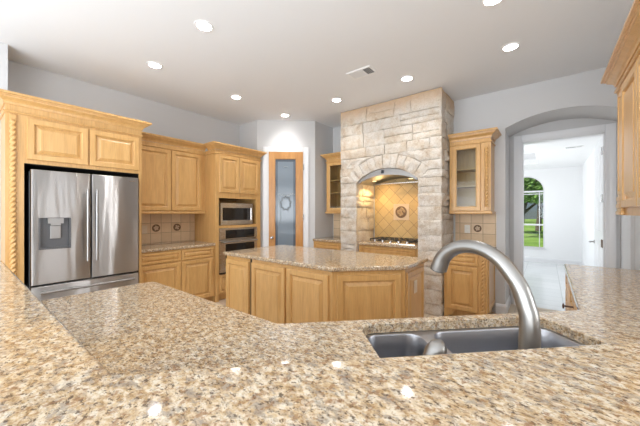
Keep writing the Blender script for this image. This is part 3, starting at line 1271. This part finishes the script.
def glass_cabinet(loc, W, label, stile, ropex=None, crownpath=None):
    t = thing('glass_cabinet', label, 'cabinet', loc)
    D = .33
    bm = nb()
    box(bm, 0, .018, -D, 0, 1.40, 2.36)
    box(bm, W - .018, W, -D, 0, 1.40, 2.36)
    box(bm, .018, W - .018, -D, 0, 1.40, 1.425)
    box(bm, .018, W - .018, -D, 0, 2.32, 2.36)
    box(bm, .018, W - .018, -.012, 0, 1.425, 2.32)
    box(bm, .018, .045, -D, -D + .02, 1.425, 2.32)
    box(bm, W - stile, W - .018, -D, -D + .02, 1.425, 2.32)
    obj('body', bm, 'wood', t)
    for z in (1.735, 1.967):
        obj('shelf', B(.019, W - .019, -D + .03, -.013, z, z + .018), 'wood', t)
    glassdoor(t, .036, W - stile + .012, 1.408, 2.297, -D, .058)
    bm = nb()
    sweep(bm, CROWN, crownpath, 2.362)
    sweep(bm, BEAD, crownpath, 2.30)
    obj('crown_molding', bm, 'wood', t)
    bm = nb()
    sweep(bm, LIGHTRAIL, crownpath, 1.364)
    box(bm, .001, W - .001, -D, -D + .02, 1.366, 1.399)
    obj('light_rail', bm, 'wood', t)
    if ropex:
        bm = nb()
        rope(bm, ropex, -D - .007, 1.46, 2.235, .017)
        obj('rope_column', bm, 'wood', t, 60)
        for q in (-.034, .023):
            obj('fillet', B(ropex + q, ropex + q + .011, -D - .018, -D, 1.46, 2.235, bev=.002), 'wood', t)
        for z0, z1, nm in ((2.235, 2.275, 'capital'), (1.41, 1.46, 'plinth')):
            obj(nm, B(ropex - .021, ropex + .021, -D - .016, -D, z0, z1, bev=.003), 'wood', t)
    return t


glass_cabinet((-3.225, YB, 0), .525, 'glass-fronted maple wall cabinet left of the stone surround', .045, None, [(0, 0), (0, -.33), (.522, -.33)])

# ------------------------------------------------------------------ stone surround
SX0, SX1, SY = -2.695, -1.085, 3.97
NX0, NX1 = -2.39, -1.405
NC = (NX0 + NX1) / 2
ZS, ZP = 1.86, 2.05
hw = (NX1 - NX0) / 2
rise = ZP - ZS
AR = (hw * hw + rise * rise) / (2 * rise)
AZ = ZP - AR
OR = AR + .205


def stone_block(bm, lay, pts, nrm, depth, seed, nu=7, nv=5, tint=(1, 1, 1), bul=1.35):
    """pts: function (u,v)->point on the wall plane; block stands out by 'depth' along nrm"""
    rng = random.Random(seed)
    sx, sy_ = rng.uniform(-.010, .010), rng.uniform(-.010, .010)
    ph = rng.uniform(0, 100)
    g = []
    for j in range(nv + 1):
        row = []
        for i in range(nu + 1):
            u, v = i / nu, j / nv
            p = pts(u, v)
            e = min(u, 1 - u) * nu
            f = min(v, 1 - v) * nv
            edge = 1 if min(e, f) > .5 else .25
            nz = noise.noise(Vector((p.x * 9 + ph, p.y * 9, p.z * 9 + ph * .3))) * .014 + noise.noise(Vector((p.x * 24 + ph, p.y * 24, p.z * 24))) * .010
            d = depth * (.70 + .30 * edge) + (nz + sx * (u - .5) * 2 + sy_ * (v - .5) * 2) * edge * bul
            if min(e, f) < .5:   # ragged outline
                q = Vector((noise.noise(p * 14 + Vector((ph, 0, 0))), noise.noise(p * 14 + Vector((0, ph, 5))), noise.noise(p * 14 + Vector((3, 0, ph))))) * .006
                q -= nrm * q.dot(nrm)
                p = p + q
            row.append(bm.verts.new(p + nrm * max(d, .004)))
        g.append(row)
    fs = []
    for j in range(nv):
        for i in range(nu):
            fs.append(bm.faces.new((g[j][i], g[j][i + 1], g[j + 1][i + 1], g[j + 1][i])))
    ring = [(0, i) for i in range(nu + 1)] + [(j, nu) for j in range(1, nv + 1)] + [(nv, i) for i in range(nu - 1, -1, -1)] + [(j, 0) for j in range(nv - 1, 0, -1)]
    back = [bm.verts.new(pts(i / nu, j / nv) - nrm * .004) for j, i in ring]
    m = len(ring)
    for k in range(m):
        a = g[ring[k][0]][ring[k][1]]
        b = g[ring[(k + 1) % m][0]][ring[(k + 1) % m][1]]
        fs.append(bm.faces.new((a, b, back[(k + 1) % m], back[k])))
    for f in fs:
        for lp in f.loops:
            lp[lay] = (*tint, 1)


def rtint(rng):
    k = rng.random()
    if k < .12:
        return (.95, .84, .70)
    if k < .4:
        return (.98, .94, .87)
    return (1, .985, .96)


def course(bm, lay, o, du, x0, x1, z0, z1, nrm, rng, wmin=.18, wmax=.48, depth=.03, e0=None, e1=None):
    """one course of stones from x0 to x1 along du; e0/e1: x of a slanted end at the course's top"""
    x = x0
    ws = []
    while x < x1 - .01:
        w = rng.uniform(wmin, wmax)
        if x1 - (x + w) < wmin * .7:
            w = x1 - x
        ws.append([x, min(x1, x + w)])
        x += w
    lo, hi = x0, x1
    last = len(ws) - 1
    for k, (a, b) in enumerate(ws):
        fa = e0 if (k == 0 and e0 is not None) else None
        fb_ = e1 if (k == last and e1 is not None) else None
        wid = max(b, fb_(z1) if fb_ else b) - min(a, fa(z1) if fa else a)
        parts = [(z0, z1)]
        if z1 - z0 > .15 and rng.random() < .25:
            m = z0 + (z1 - z0) * rng.uniform(.38, .62)
            parts = [(z0, m), (m, z1)]
        for c, d in parts:
            j = .0026

            def fn(u, v, a=a, b=b, c=c, d=d, fa=fa, fb_=fb_):
                z = c + j + (d - c - 2 * j) * v
                l_, r_ = (fa(z) if fa else a) + j, (fb_(z) if fb_ else b) - j
                return o + du * (l_ + (r_ - l_) * u) + Vector((0, 0, z))
            stone_block(bm, lay, fn, nrm, depth * rng.uniform(.65, 1.45), rng.random() * 1000,
                        max(4, int(wid / .04)), max(4, int((d - c) / .03)), rtint(rng))


t = thing('stone_range_surround', 'tall cream limestone surround with arched cooking niche reaching the ceiling', 'range surround', (0, 0, 0))
off = .034
# core / mortar
bm = nb()
fx0, fx1, fy = SX0 + off, SX1 - off, SY + off
yb = YB - .002
box(bm, fx0, NX0 - off, fy, yb, 0, ZS)
box(bm, NX1 + off, fx1, fy, yb, 0, ZS)
arcp = []
for k in range(21):
    a = math.asin((hw + .0) / AR) * (-1 + 2 * k / 20)
    arcp.append((NC + (AR + .0) * math.sin(a), AZ + (AR + .03) * math.cos(a)))
poly = [(fx0, ZS), (NX0 - off, ZS)] + arcp + [(NX1 + off, ZS), (fx1, ZS), (fx1, H - .004), (fx0, H - .004)]
loft(bm, [[(p[0], fy, p[1]) for p in poly], [(p[0], yb, p[1]) for p in poly]], cap0=True)
obj('mortar_core', bm, 'mortar', t)
bm = nb()
lay = bm.loops.layers.float_color.new('tint')
rng = random.Random(21)
rows = []
z = 0.0
while z < ZS - .05:
    h = rng.uniform(.13, .23)
    if ZS - (z + h) < .1:
        h = ZS - z
    rows.append((z, z + h))
    z += h
ZT = AZ + OR
while z < ZT - .01:
    h = rng.uniform(.11, .16)
    if ZT - (z + h) < .07:
        h = ZT - z
    rows.append((z, z + h))
    z += h
while z < H - .006:
    h = rng.uniform(.14, .25)
    if H - .006 - (z + h) < .1:
        h = H - .006 - z
    rows.append((z, z + h))
    z += h
nF, nR, nL = Vector((0, -1, 0)), Vector((1, 0, 0)), Vector((-1, 0, 0))
for z0, z1 in rows:
    oF = Vector((0, fy, 0))
    dx = Vector((1, 0, 0))
    if z1 <= ZS + .001:
        course(bm, lay, oF, dx, SX0, NX0, z0, z1, nF, rng, .2, .45)
        course(bm, lay, oF, dx, NX1, SX1, z0, z1, nF, rng, .2, .45)
        course(bm, lay, Vector((NX0 - off, 0, 0)), Vector((0, 1, 0)), SY + .002, yb - .03, z0, z1, nR, rng, .2, .42)
        course(bm, lay, Vector((NX1 + off, 0, 0)), Vector((0, 1, 0)), SY + .002, yb - .03, z0, z1, nL, rng, .2, .42)
    else:
        if z1 <= ZT + .001:
            tq = math.tan(math.asin(hw / AR) * 1.04)
            qf = lambda z: max(.003, min(math.sqrt(max(0, OR ** 2 - (z - AZ) ** 2)) - .006, (z - AZ) * tq))
            q = qf(z0)
            course(bm, lay, oF, dx, SX0, NC - q, z0, z1, nF, rng, .16, .4, e1=lambda z: NC - qf(z))
            course(bm, lay, oF, dx, NC + q, SX1, z0, z1, nF, rng, .16, .4, e0=lambda z: NC + qf(z))
        else:
            course(bm, lay, oF, dx, SX0, SX1, z0, z1, nF, rng, .22, .58)
    course(bm, lay, Vector((fx1, 0, 0)), Vector((0, 1, 0)), SY + .002, yb, z0, z1, nR, rng, .22, .45)
    course(bm, lay, Vector((fx0, 0, 0)), Vector((0, 1, 0)), SY + .002, yb, z0, z1, nL, rng, .22, .45)
obj('stonework', bm, 'stone', t, 38)
bm = nb()
lay = bm.loops.layers.float_color.new('tint')
th = math.asin(hw / AR) * 1.04
ang = -th
n = 11
ws = [rng.uniform(.75, 1.25) for _ in range(n)]
tot = sum(ws)
for k in range(n):
    a0 = ang
    a1 = ang + 2 * th * ws[k] / tot
    ang = a1
    r1 = OR + rng.uniform(-.012, .004)
    g_ = .003
    fn = lambda u, v, a0=a0, a1=a1, r1=r1: Vector((NC + (AR + .0 + (r1 - AR) * v) * math.sin(a0 + g_ + (a1 - a0 - 2 * g_) * u), fy, AZ + (AR + (r1 - AR) * v) * math.cos(a0 + g_ + (a1 - a0 - 2 * g_) * u)))
    stone_block(bm, lay, fn, nF, .036 * rng.uniform(.9, 1.2), rng.random() * 999, 4, 6, rtint(rng))
    # soffit face of the voussoir
    fn2 = lambda u, v, a0=a0, a1=a1: Vector((NC + (AR + .03) * math.sin(a0 + g_ + (a1 - a0 - 2 * g_) * v), SY + .004 + (.30) * u, AZ + (AR + .03) * math.cos(a0 + g_ + (a1 - a0 - 2 * g_) * v)))
    am = (a0 + a1) / 2
    stone_block(bm, lay, fn2, Vector((-math.sin(am), 0, -math.cos(am))), .03, rng.random() * 999, 5, 4, rtint(rng))
obj('arch_stones', bm, 'stone', t, 38)

# diagonal tiles at the back of the niche
t = thing('tile_backsplash', 'diagonal golden tile backsplash with medallion behind the cooktop', 'backsplash', (NC - .005, YB - .004, 1.392))
obj('tile_field', B(NX0 - NC + .004, NX1 - NC - .004 + .010, -.012, -.002, .916 - 1.392, 2.02 - 1.392), 'tiled', t)
bm = nb()
loft(bm, [rect(-.135, .135, -.135, .135, -.010), rect(-.135, .135, -.135, .135, -.020), rect(-.123, .123, -.123, .123, -.022), rect(-.118, .118, -.118, .118, -.016)])
obj('medallion_tile', bm, 'medl', t)
m = obj('medallion', lathe(nb(), [(.098, -.014), (.098, -.024), (.086, -.028), (.080, -.020), (.02, -.020)], (0, 0, 0), 'y', 36), 'med', t, 40, 'dark bronze round medallion')
bm = nb()
rg = random.Random(3)
for k in range(16):
    a = rg.uniform(0, 2 * PI)
    rr = .062 * math.sqrt(rg.random())
    s = bmesh.ops.create_icosphere(bm, subdivisions=2, radius=rg.uniform(.014, .024))
    for v in s['verts']:
        v.co = Vector((v.co.x, v.co.y * .5, v.co.z)) + Vector((rr * math.cos(a), -.021, rr * math.sin(a)))
obj('fruit_relief', bm, 'fruit', m, 60)

# range hood
t = thing('range_hood', 'arched stainless range hood with glowing lamps under the stone arch', 'range hood', (NC, 0, 0))
hr = AR - .004
hc = 2.046 - hr
hth = math.asin((hw - .02) / hr)
bm = nb()
outer, inner = [], []
n = 24
for k in range(n + 1):
    a = -hth + 2 * hth * k / n
    x = hr * math.sin(a)
    zo = hc + hr * math.cos(a)
    wv = .030 + .066 * math.cos(a / hth * PI / 2)
    outer.append((x, zo))
    inner.append((x, zo - wv))
prof = outer + inner[::-1]
loft(bm, [[(p[0], 4.012, p[1]) for p in prof], [(p[0], 4.004, p[1] - .001) for p in prof]], cap0=True)
loft(bm, [[(x, y, zz) for x, zz in inner] for y in (4.012, 4.30, 4.56)], close=False, cap1=False)
loft(bm, [[(x, y, zz + .008) for x, zz in inner] for y in (4.012, 4.30, 4.56)], close=False, cap1=False)
obj('canopy', bm, 'hoodm', t, 40)
bm = nb()
box(bm, -.075, -.030, 3.998, 4.004, 1.975, 2.025)
obj('control_display', bm, 'black', t)
for x in (-.30, .30):
    zz = hc + math.sqrt(hr ** 2 - x * x) - .088
    bm = lathe(nb(), [(.03, 0), (.03, -.006)], (x, 4.22, zz), 'z', 16)
    obj('lamp', bm, 'warm', t)
bm = nb()
box(bm, -.40, .40, 4.36, 4.555, 1.845, 1.86)
obj('filter_panel', bm, 'steel2', t)
for x, y, e in ((-.34, 4.26, 8), (.26, 4.26, 6)):
    lamp('hood_lamp_beam', 'SPOT', (NC + x, y, 1.84), e, (1, .68, .28), spot_size=math.radians(150), spot_blend=.6, shadow_soft_size=.03)
lamp('hood_lamp_glow', 'POINT', (NC - .26, 4.36, 1.78), 1.6, (1, .66, .27), shadow_soft_size=.03)

# range base, counter and cooktop
t = thing('range_base_cabinet', 'maple cabinet under the cooktop inside the stone niche', 'cabinet', (NX0, 0, 0))
W = NX1 - NX0
bm = nb()
box(bm, .014, W - .014, 4.03, 4.59, .10, .873)
box(bm, .014, W - .014, 4.09, 4.59, 0, .10)
obj('body', bm, 'wood', t)
obj('drawer', raised(.05, W - .05, .70, .855, 4.03, DRAWP), 'wood', t)
obj('door', raised(.05, W / 2 - .005, .12, .68, 4.03), 'wood', t)
obj('door', raised(W / 2 + .005, W - .05, .12, .68, 4.03), 'wood', t)
o = obj('granite_countertop', slab([(NX0 + .012, 3.98), (NX1 - .012, 3.98), (NX1 - .012, 4.60), (NX0 + .012, 4.60)], .874, .914), 'gran', None, 40)
tag(o, 'granite countertop carrying the cooktop in the stone niche', 'countertop')
t = thing('gas_cooktop', 'stainless gas cooktop with black grates in the stone niche', 'cooktop', (NC + .03, 4.32, .914))
bm = nb()
slabp = rrect(-.40, .40, -.25, .25, .02, 3)
loft(bm, [[(p[0], p[1], z) for p in (slabp if d == 0 else inset(slabp, d))] for d, z in ((0, 0), (0, .010), (.008, .016))], cap0=True)
obj('pan', bm, 'steel2', t, 40)
for gx in (-.255, 0, .255):
    bm = nb()
    for x in (-.115, -.04, .04, .115):
        tube(bm, [(gx + x, -.16, .050), (gx + x, .22, .050)], .006, 6)
    for y in (-.16, .03, .22):
        tube(bm, [(gx - .118, y, .050), (gx + .118, y, .050)], .006, 6)
    for x in (-.115, .115):
        for y in (-.16, .22):
            tube(bm, [(gx + x, y, .014), (gx + x, y, .050)], .006, 6)
    obj('grate', bm, 'iron', t)
for gx, gy in ((-.255, -.06), (-.255, .13), (0, .03), (.255, -.06), (.255, .13)):
    bm = lathe(nb(), [(.045, .014), (.045, .022), (.032, .026), (.030, .034), (.01, .036)], (gx, gy, 0), 'z', 18)
    obj('burner', bm, 'iron', t, 40)
for k in range(5):
    bm = lathe(nb(), [(.022, .014), (.020, .030), (.018, .042), (.004, .044)], (-.26 + k * .13, -.213, 0), 'z', 14)
    obj('knob', bm, 'chrome', t, 40)

# ------------------------------------------------------------------ right of the stone surround
RX = -1.068
W = .502
t = glass_cabinet((RX, YB, 0), W, 'glass-fronted maple wall cabinet right of the stone surround', .128, W - .046, [(0, -.33), (W, -.33), (W, 0)])
# base cabinet
t = thing('base_cabinet', 'furniture-style maple base cabinet with bracket feet right of the stone surround', 'cabinet', (RX, YB, 0))
D = .60
bm = nb()
box(bm, 0, W, -D, 0, .12, .873)
box(bm, .01, W - .03, -D + .08, 0, 0, .12)
obj('body', bm, 'wood', t)
obj('drawer', raised(.04, .40, .715, .855, -D, DRAWP), 'wood', t)
obj('door', raised(.04, .40, .135, .695, -D), 'wood', t)
bm = nb()
rope(bm, W - .045, -D - .007, .17, .80, .017)
obj('rope_column', bm, 'wood', t, 60)
for z0, z1, nm in ((.80, .85, 'capital'), (.12, .17, 'plinth')):
    obj(nm, B(W - .07, W - .02, -D - .018, -D, z0, z1, bev=.003), 'wood', t)


def foot(bm, x0, sgn, y0, y1):
    prof = [(0, 0), (.05, 0), (.055, .03), (.075, .05), (.10, .06), (.11, .085), (.13, .12), (0, .12)]
    loft(bm, [[(x0 + sgn * p, y, q) for p, q in prof] for y in (y0, y1)], cap0=True)


bm = nb()
foot(bm, 0.0, 1, -D, -D + .03)
obj('foot', bm, 'wood', t)
bm = nb()
foot(bm, W, -1, -D, -D + .03)
loft(bm, [[(x, -D + p, q) for p, q in [(0, 0), (.05, 0), (.055, .03), (.075, .05), (.10, .06), (.11, .085), (.13, .12), (0, .12)]] for x in (W - .03, W)], cap0=True)
obj('foot', bm, 'wood', t)
bm = nb()
rot = [(W + h, -D + .03 + i2, zz) for h, i2, zz in ()]
L = [[(W + h, -D + .04 + i, .15 + i), (W + h, -.03 - i, .15 + i), (W + h, -.03 - i, .85 - i), (W + h, -D + .04 + i, .85 - i)] for i, h in SIDEP]
loft(bm, L, cap0=True)
obj('side_panel', bm, 'wood', t)
o = obj('granite_countertop', slab([(RX + .002, YB - .63), (RX + W + .025, YB - .63), (RX + W + .025, YB - .002), (RX + .002, YB - .002)], .874, .914), 'gran', None, 40)
tag(o, 'small granite countertop right of the stone surround, behind the faucet', 'countertop')
t = thing('tile_backsplash', 'square beige tile backsplash under the right glass cabinet', 'backsplash', (-.855, YB, 1.08))
obj('tile_field', B(RX + .855 + .002, -.545 + .855, -.010, -.001, .915 - 1.08, 1.362 - 1.08), 'tan', t)
relief(t, .083, .077, .050)
outlet((-.905, YB - .011, 1.145), 0, 'white wall outlet on the tile backsplash under the right glass cabinet')

# ------------------------------------------------------------------ island
IP = [(-3.05, 1.99), (-1.45, 1.99), (-.962, 2.478), (-.962, 3.03), (-3.05, 2.97)]
t = thing('kitchen_island', 'maple kitchen island with raised panels and one angled corner', 'island', (0, 0, 0))
bp = inset(IP, .032)
bm = extr(bp, .10, .873)
kp = inset(IP, .10)
loft(bm, [[(p[0], p[1], z) for p in kp] for z in (0, .10)], cap0=True)
obj('body', bm, 'wood', t)
fyi = bp[0][1]
for x0, x1 in ((-3.005, -2.582), (-2.532, -2.020), (-1.995, -1.490)):
    obj('panel', raised(x0, x1, .115, .838, fyi, DOORP), 'wood', t)
obj('gap_shade_strip', B(-2.572, -2.542, fyi - .0015, fyi + .01, .102, .872), 'gapm', t, label='dark strip painted as the shade between panels')  # dark strip on the solid body, shade of a gap put into colour


def face_obj(name, mat, p0, p1, x0, x1, z0, z1, prof, parent, label=None):
    """raised panel on the vertical face running p0->p1 (front is on the right of travel)"""
    d = (Vector(p1) - Vector(p0)).normalized()
    a = math.atan2(d.y, d.x)
    bm = raised(x0, x1, z0, z1, 0, prof)
    bmesh.ops.transform(bm, matrix=Matrix.Translation((p0[0], p0[1], 0)) @ Matrix.Rotation(a, 4, 'Z'), verts=bm.verts[:])
    return obj(name, bm, mat, parent, label=label)


L1 = (Vector(bp[2]) - Vector(bp[1])).length
face_obj('panel', 'wood', bp[1], bp[2], .045, L1 - .045, .115, .838, DOORP, t)
L2 = (Vector(bp[3]) - Vector(bp[2])).length
face_obj('panel', 'wood', bp[2], bp[3], .035, L2 - .03, .115, .838, SIDEP, t)
L3 = abs(bp[4][1] - bp[0][1])
face_obj('panel', 'wood', bp[4], bp[0], .03, L3 - .03, .115, .838, SIDEP, t)
for k in range(3):
    w_ = (bp[3][0] - bp[4][0]) / 3
    face_obj('door', 'wood', bp[3], bp[4], .02 + k * w_, (k + 1) * w_ - .02, .115, .838, DOORP, t)
o = obj('granite_countertop', slab(roundpoly(IP, .012, 3), .874, .914, edge=.012), 'gran', None, 40)
tag(o, 'granite countertop with angled corner on the kitchen island', 'countertop')
outlet((bp[2][0] + .0125, 2.71, .68), LW, 'ivory wall outlet on the right end panel of the island', 'plate')

# ------------------------------------------------------------------ peninsula, sink and raised bar
CX = .125
PP = [(-2.13, .21), (-.639, .21), (.749, 1.598), (.749, 3.47), (CX, 3.47), (CX, CX + 1.75), (-.90, .85), (-2.13, .85)]
rad = [0, 0, 0, 0, .02, .04, .05, .06]
PPr = roundpoly(PP, rad, 6)
s2 = math.sqrt(2)


def sn(s, n):
    return ((s - n) / s2, (s + n) / s2)


hole = [sn(*p) for p in rrect(.305, 1.146, .735, 1.183, .075, 7)]
o = obj('granite_countertop', slab(PPr, .874, .914, [hole], edge=.010), 'gran', None, 40)
tag(o, 'large granite countertop with sink cut-out wrapping the corner in the foreground', 'countertop')

BP = [(-2.62, -.24), (-.438, -.24), (.749, .947), (.749, 1.544), (-.617, .178), (-2.62, .178)]
o = obj('raised_bar_countertop', slab(roundpoly(BP, [.03, .03, 0, 0, .01, .03], 5), 1.055, 1.095, edge=.010), 'gran', None, 40)
tag(o, 'raised granite bar ledge closest to the camera', 'countertop')
bm = extr([(-2.50, .06), (-.568, .06), (.749, 1.377), (.749, 1.59), (-.643, .198), (-2.50, .198)], 0, 1.054)
struct('wall_bar', bm, 'wall')

# cabinets below the peninsula
t = thing('peninsula_cabinet', 'maple base cabinets carrying the foreground sink countertop', 'cabinet', (0, 0, 0))
CP = [(-2.10, .205), (-.6385, .205), (-.25, .593), (-.25, 1.462), (-.885, .827), (-2.10, .827)]
bm = extr(CP, 0.0, .660)
q = [(-2.10, .205), (-.6385, .205), (-.80, .827), (-2.10, .827)]
loft(bm, [[(p[0], p[1], z) for p in q] for z in (.660, .873)], cap0=True)
obj('body', bm, 'wood', t)
bm = nb()
loft(bm, [[(*sn(s_, n_), z) for s_, n_ in ((-.03, 1.205), (1.19, 1.205), (1.19, 1.215), (-.03, 1.215))] for z in (.66, .873)], cap0=True)
obj('sink_front', bm, 'wood', t)
for k in range(2):
    face_obj('door', 'wood', (-.90, .827), (-2.10, .827), .03 + k * .585, .60 + k * .585, .12, .85, DOORP, t)
face_obj('end_panel', 'wood', (-2.10, .827), (-2.10, .205), .03, .59, .12, .85, SIDEP, t)
dd = obj('door', raised(0, .55, .12, .84, 0, DOORP), 'wood', t)
dd.location = (*sn(1.13, 1.216), 0)
dd.rotation_euler = (0, 0, math.radians(225))
dd2 = obj('door', raised(0, .55, .12, .84, 0, DOORP), 'wood', t)
dd2.location = (*sn(.57, 1.216), 0)
dd2.rotation_euler = (0, 0, math.radians(225))

t = thing('return_base_cabinet', 'maple base cabinets with one dark drawer knob under the right-hand counter run', 'cabinet', (.748, 3.44, 0), math.radians(-90))
bm = nb()
box(bm, 0, 1.50, -.59, 0, .10, .872)
box(bm, .0, 1.50, -.52, 0, 0, .10)
obj('body', bm, 'wood', t)
for x0, x1, kn in ((.02, .66, 0), (.69, 1.19, 1), (1.21, 1.48, 0)):
    d_ = obj('drawer', raised(x0, x1, .715, .855, -.59, DRAWP), 'wood', t)
    e_ = obj('door', raised(x0, x1, .115, .70, -.59), 'wood', t)
    if kn:
        bm = nb()
        lathe(bm, [(.009, -.606), (.006, -.612), (.006, -.655), (.017, -.658), (.018, -.664), (.004, -.667)], ((x0 + x1) / 2, 0, .765), 'y', 14)
        obj('knob', bm, 'bronze', d_, 40)

# sink
t = thing('double_sink', 'undermount stainless double bowl sink in the foreground counter', 'sink', (0, 0, 0), math.radians(45))
bowls = [(.320, .553, .75, 1.165, .055), (.603, 1.132, .75, 1.165, .065)]
bm = nb()
outer = rrect(.282, 1.170, .700, 1.200, .08, 6)
fillface(bm, [outer] + [rrect(a, b, c, d, r, 8) for a, b, c, d, r in bowls], .8725)
fillface(bm, [outer] + [rrect(a, b, c, d, r, 8) for a, b, c, d, r in bowls], .8700)
loft(bm, [[(p[0], p[1], z) for p in outer] for z in (.8700, .8725)], cap1=False)
obj('rim', bm, 'sinkm', t)
for a, b, c, d, r in bowls:
    bm = nb()
    base = rrect(a, b, c, d, r, 8)
    L = []
    for i, z in ((0, .8725), (.003, .867), (.006, .80), (.010, .715), (.018, .69), (.035, .678), (.06, .674)):
        L.append([(p[0], p[1], z) for p in rrect(a + i, b - i, c + i, d - i, max(.01, r - i * .3), 8)])
    loft(bm, L, cap1=True)
    bo = obj('bowl', bm, 'sinkm', t, 50)
    bm = lathe(nb(), [(.045, .6745), (.045, .677), (.034, .677), (.030, .6755), (.008, .6755)], ((a + b) / 2, (c + d) / 2, 0), 'z', 24)
    obj('drain', bm, 'chrome', bo, 40)

# faucet
fb = sn(.600, .665)
t = thing('kitchen_faucet', 'brushed nickel gooseneck faucet arching over the foreground sink', 'faucet', (fb[0], fb[1], .914), math.radians(45 + 115))
prof = [(-.004, .0, .0250), (-.013, .14, .0232), (-.012, .208, .0218), (-.006, .234, .0212), (.007, .275, .0206), (.028, .3085, .0200), (.0600, .344, .0195), (.1015, .3655, .0192), (.148, .3705, .0196), (.190, .359, .0208), (.225, .332, .0232), (.243, .297, .0256), (.247, .284, .0258)]
# smooth the centre line
pts, rr = [], []
for i in range(len(prof) - 1):
    p0 = prof[max(i - 1, 0)]
    p1, p2 = prof[i], prof[i + 1]
    p3 = prof[min(i + 2, len(prof) - 1)]
    for k in range(4):
        u = k / 4
        f = lambda j: .5 * (2 * p1[j] + (p2[j] - p0[j]) * u + (2 * p0[j] - 5 * p1[j] + 4 * p2[j] - p3[j]) * u * u + (3 * p1[j] - p0[j] - 3 * p2[j] + p3[j]) * u ** 3)
        pts.append((f(0), 0, f(1)))
        rr.append(f(2))
pts.append((prof[-1][0], 0, prof[-1][1]))
rr.append(prof[-1][2])
obj('spout', tube(nb(), pts, rr, 28), 'nickel', t, 60)
obj('base_ring', lathe(nb(), [(.034, 0), (.034, .006), (.030, .012), (.029, .02)], (0, 0, 0), 'z', 28), 'nickel', t, 50)
e = Vector(pts[-1])
dv = (Vector(pts[-1]) - Vector(pts[-3])).normalized()
obj('aerator', tube(nb(), [e, e + dv * .004], [.021, .020], 24), 'dark', t, 50)

# side handle of the faucet, its own deck fitting
fb = sn(.352, .672)
t = thing('faucet_handle', 'brushed nickel domed lever handle standing left of the faucet', 'faucet handle', (fb[0], fb[1], .914), math.radians(45))
obj('base_ring', lathe(nb(), [(.030, 0), (.030, .006), (.025, .012), (.024, .02)], (0, 0, 0), 'z', 24), 'nickel', t, 50)
bm = nb()
tube(bm, [(0, 0, .012), (.002, .002, .06), (.009, .004, .095), (.020, .006, .125), (.028, .007, .141), (.033, .008, .149), (.0345, .008, .152)], [.022, .024, .0265, .026, .020, .010, .003], 22)
obj('lever', bm, 'nickel', t, 60)

# ------------------------------------------------------------------ right wall cabinet with corbel pilasters
t = thing('wall_cabinet', 'tall maple wall cabinet with corbelled pilasters cut off by the right edge of the photo', 'cabinet', (.759, 3.19, 0), math.radians(-90))
D, W = .316, 1.35
bm = nb()
box(bm, 0, W, -D, 0, 1.365, 2.30)
box(bm, 0, W, -.33, 0, 2.30, 2.36)
obj('body', bm, 'wood', t)
bm = nb()
sweep(bm, CROWN, [(0, 0), (0, -.33), (W, -.33)], 2.362)
sweep(bm, BEAD, [(0, 0), (0, -.33), (W, -.33)], 2.315)
obj('crown_molding', bm, 'wood', t)


def pilaster(x0, x1):
    p = obj('pilaster', raised(x0, x1, 1.52, 2.29, -D, [(0, 0), (0, .010), (.003, .014), (.025, .014), (.029, .006), (.035, .004), (.055, .012)]), 'wood', t)
    bm = nb()
    cx_ = (x0 + x1) / 2
    for z0, z1, ov, dp in ((1.366, 1.395, .010, .040), (1.395, 1.415, .004, .030), (1.415, 1.45, .008, .038), (1.45, 1.468, .002, .030), (1.468, 1.505, .005, .034), (1.505, 1.52, .0, .024)):
        box(bm, x0 - ov, x1 + ov, -D - dp * .55, -D, z0, z1, bev=.005)
    obj('corbel', bm, 'wood', p, 40)


pilaster(.02, .20)
obj('door', raised(.225, .68, 1.42, 2.29, -D), 'wood', t)
obj('door', raised(.69, 1.13, 1.42, 2.29, -D), 'wood', t)
pilaster(1.15, 1.33)
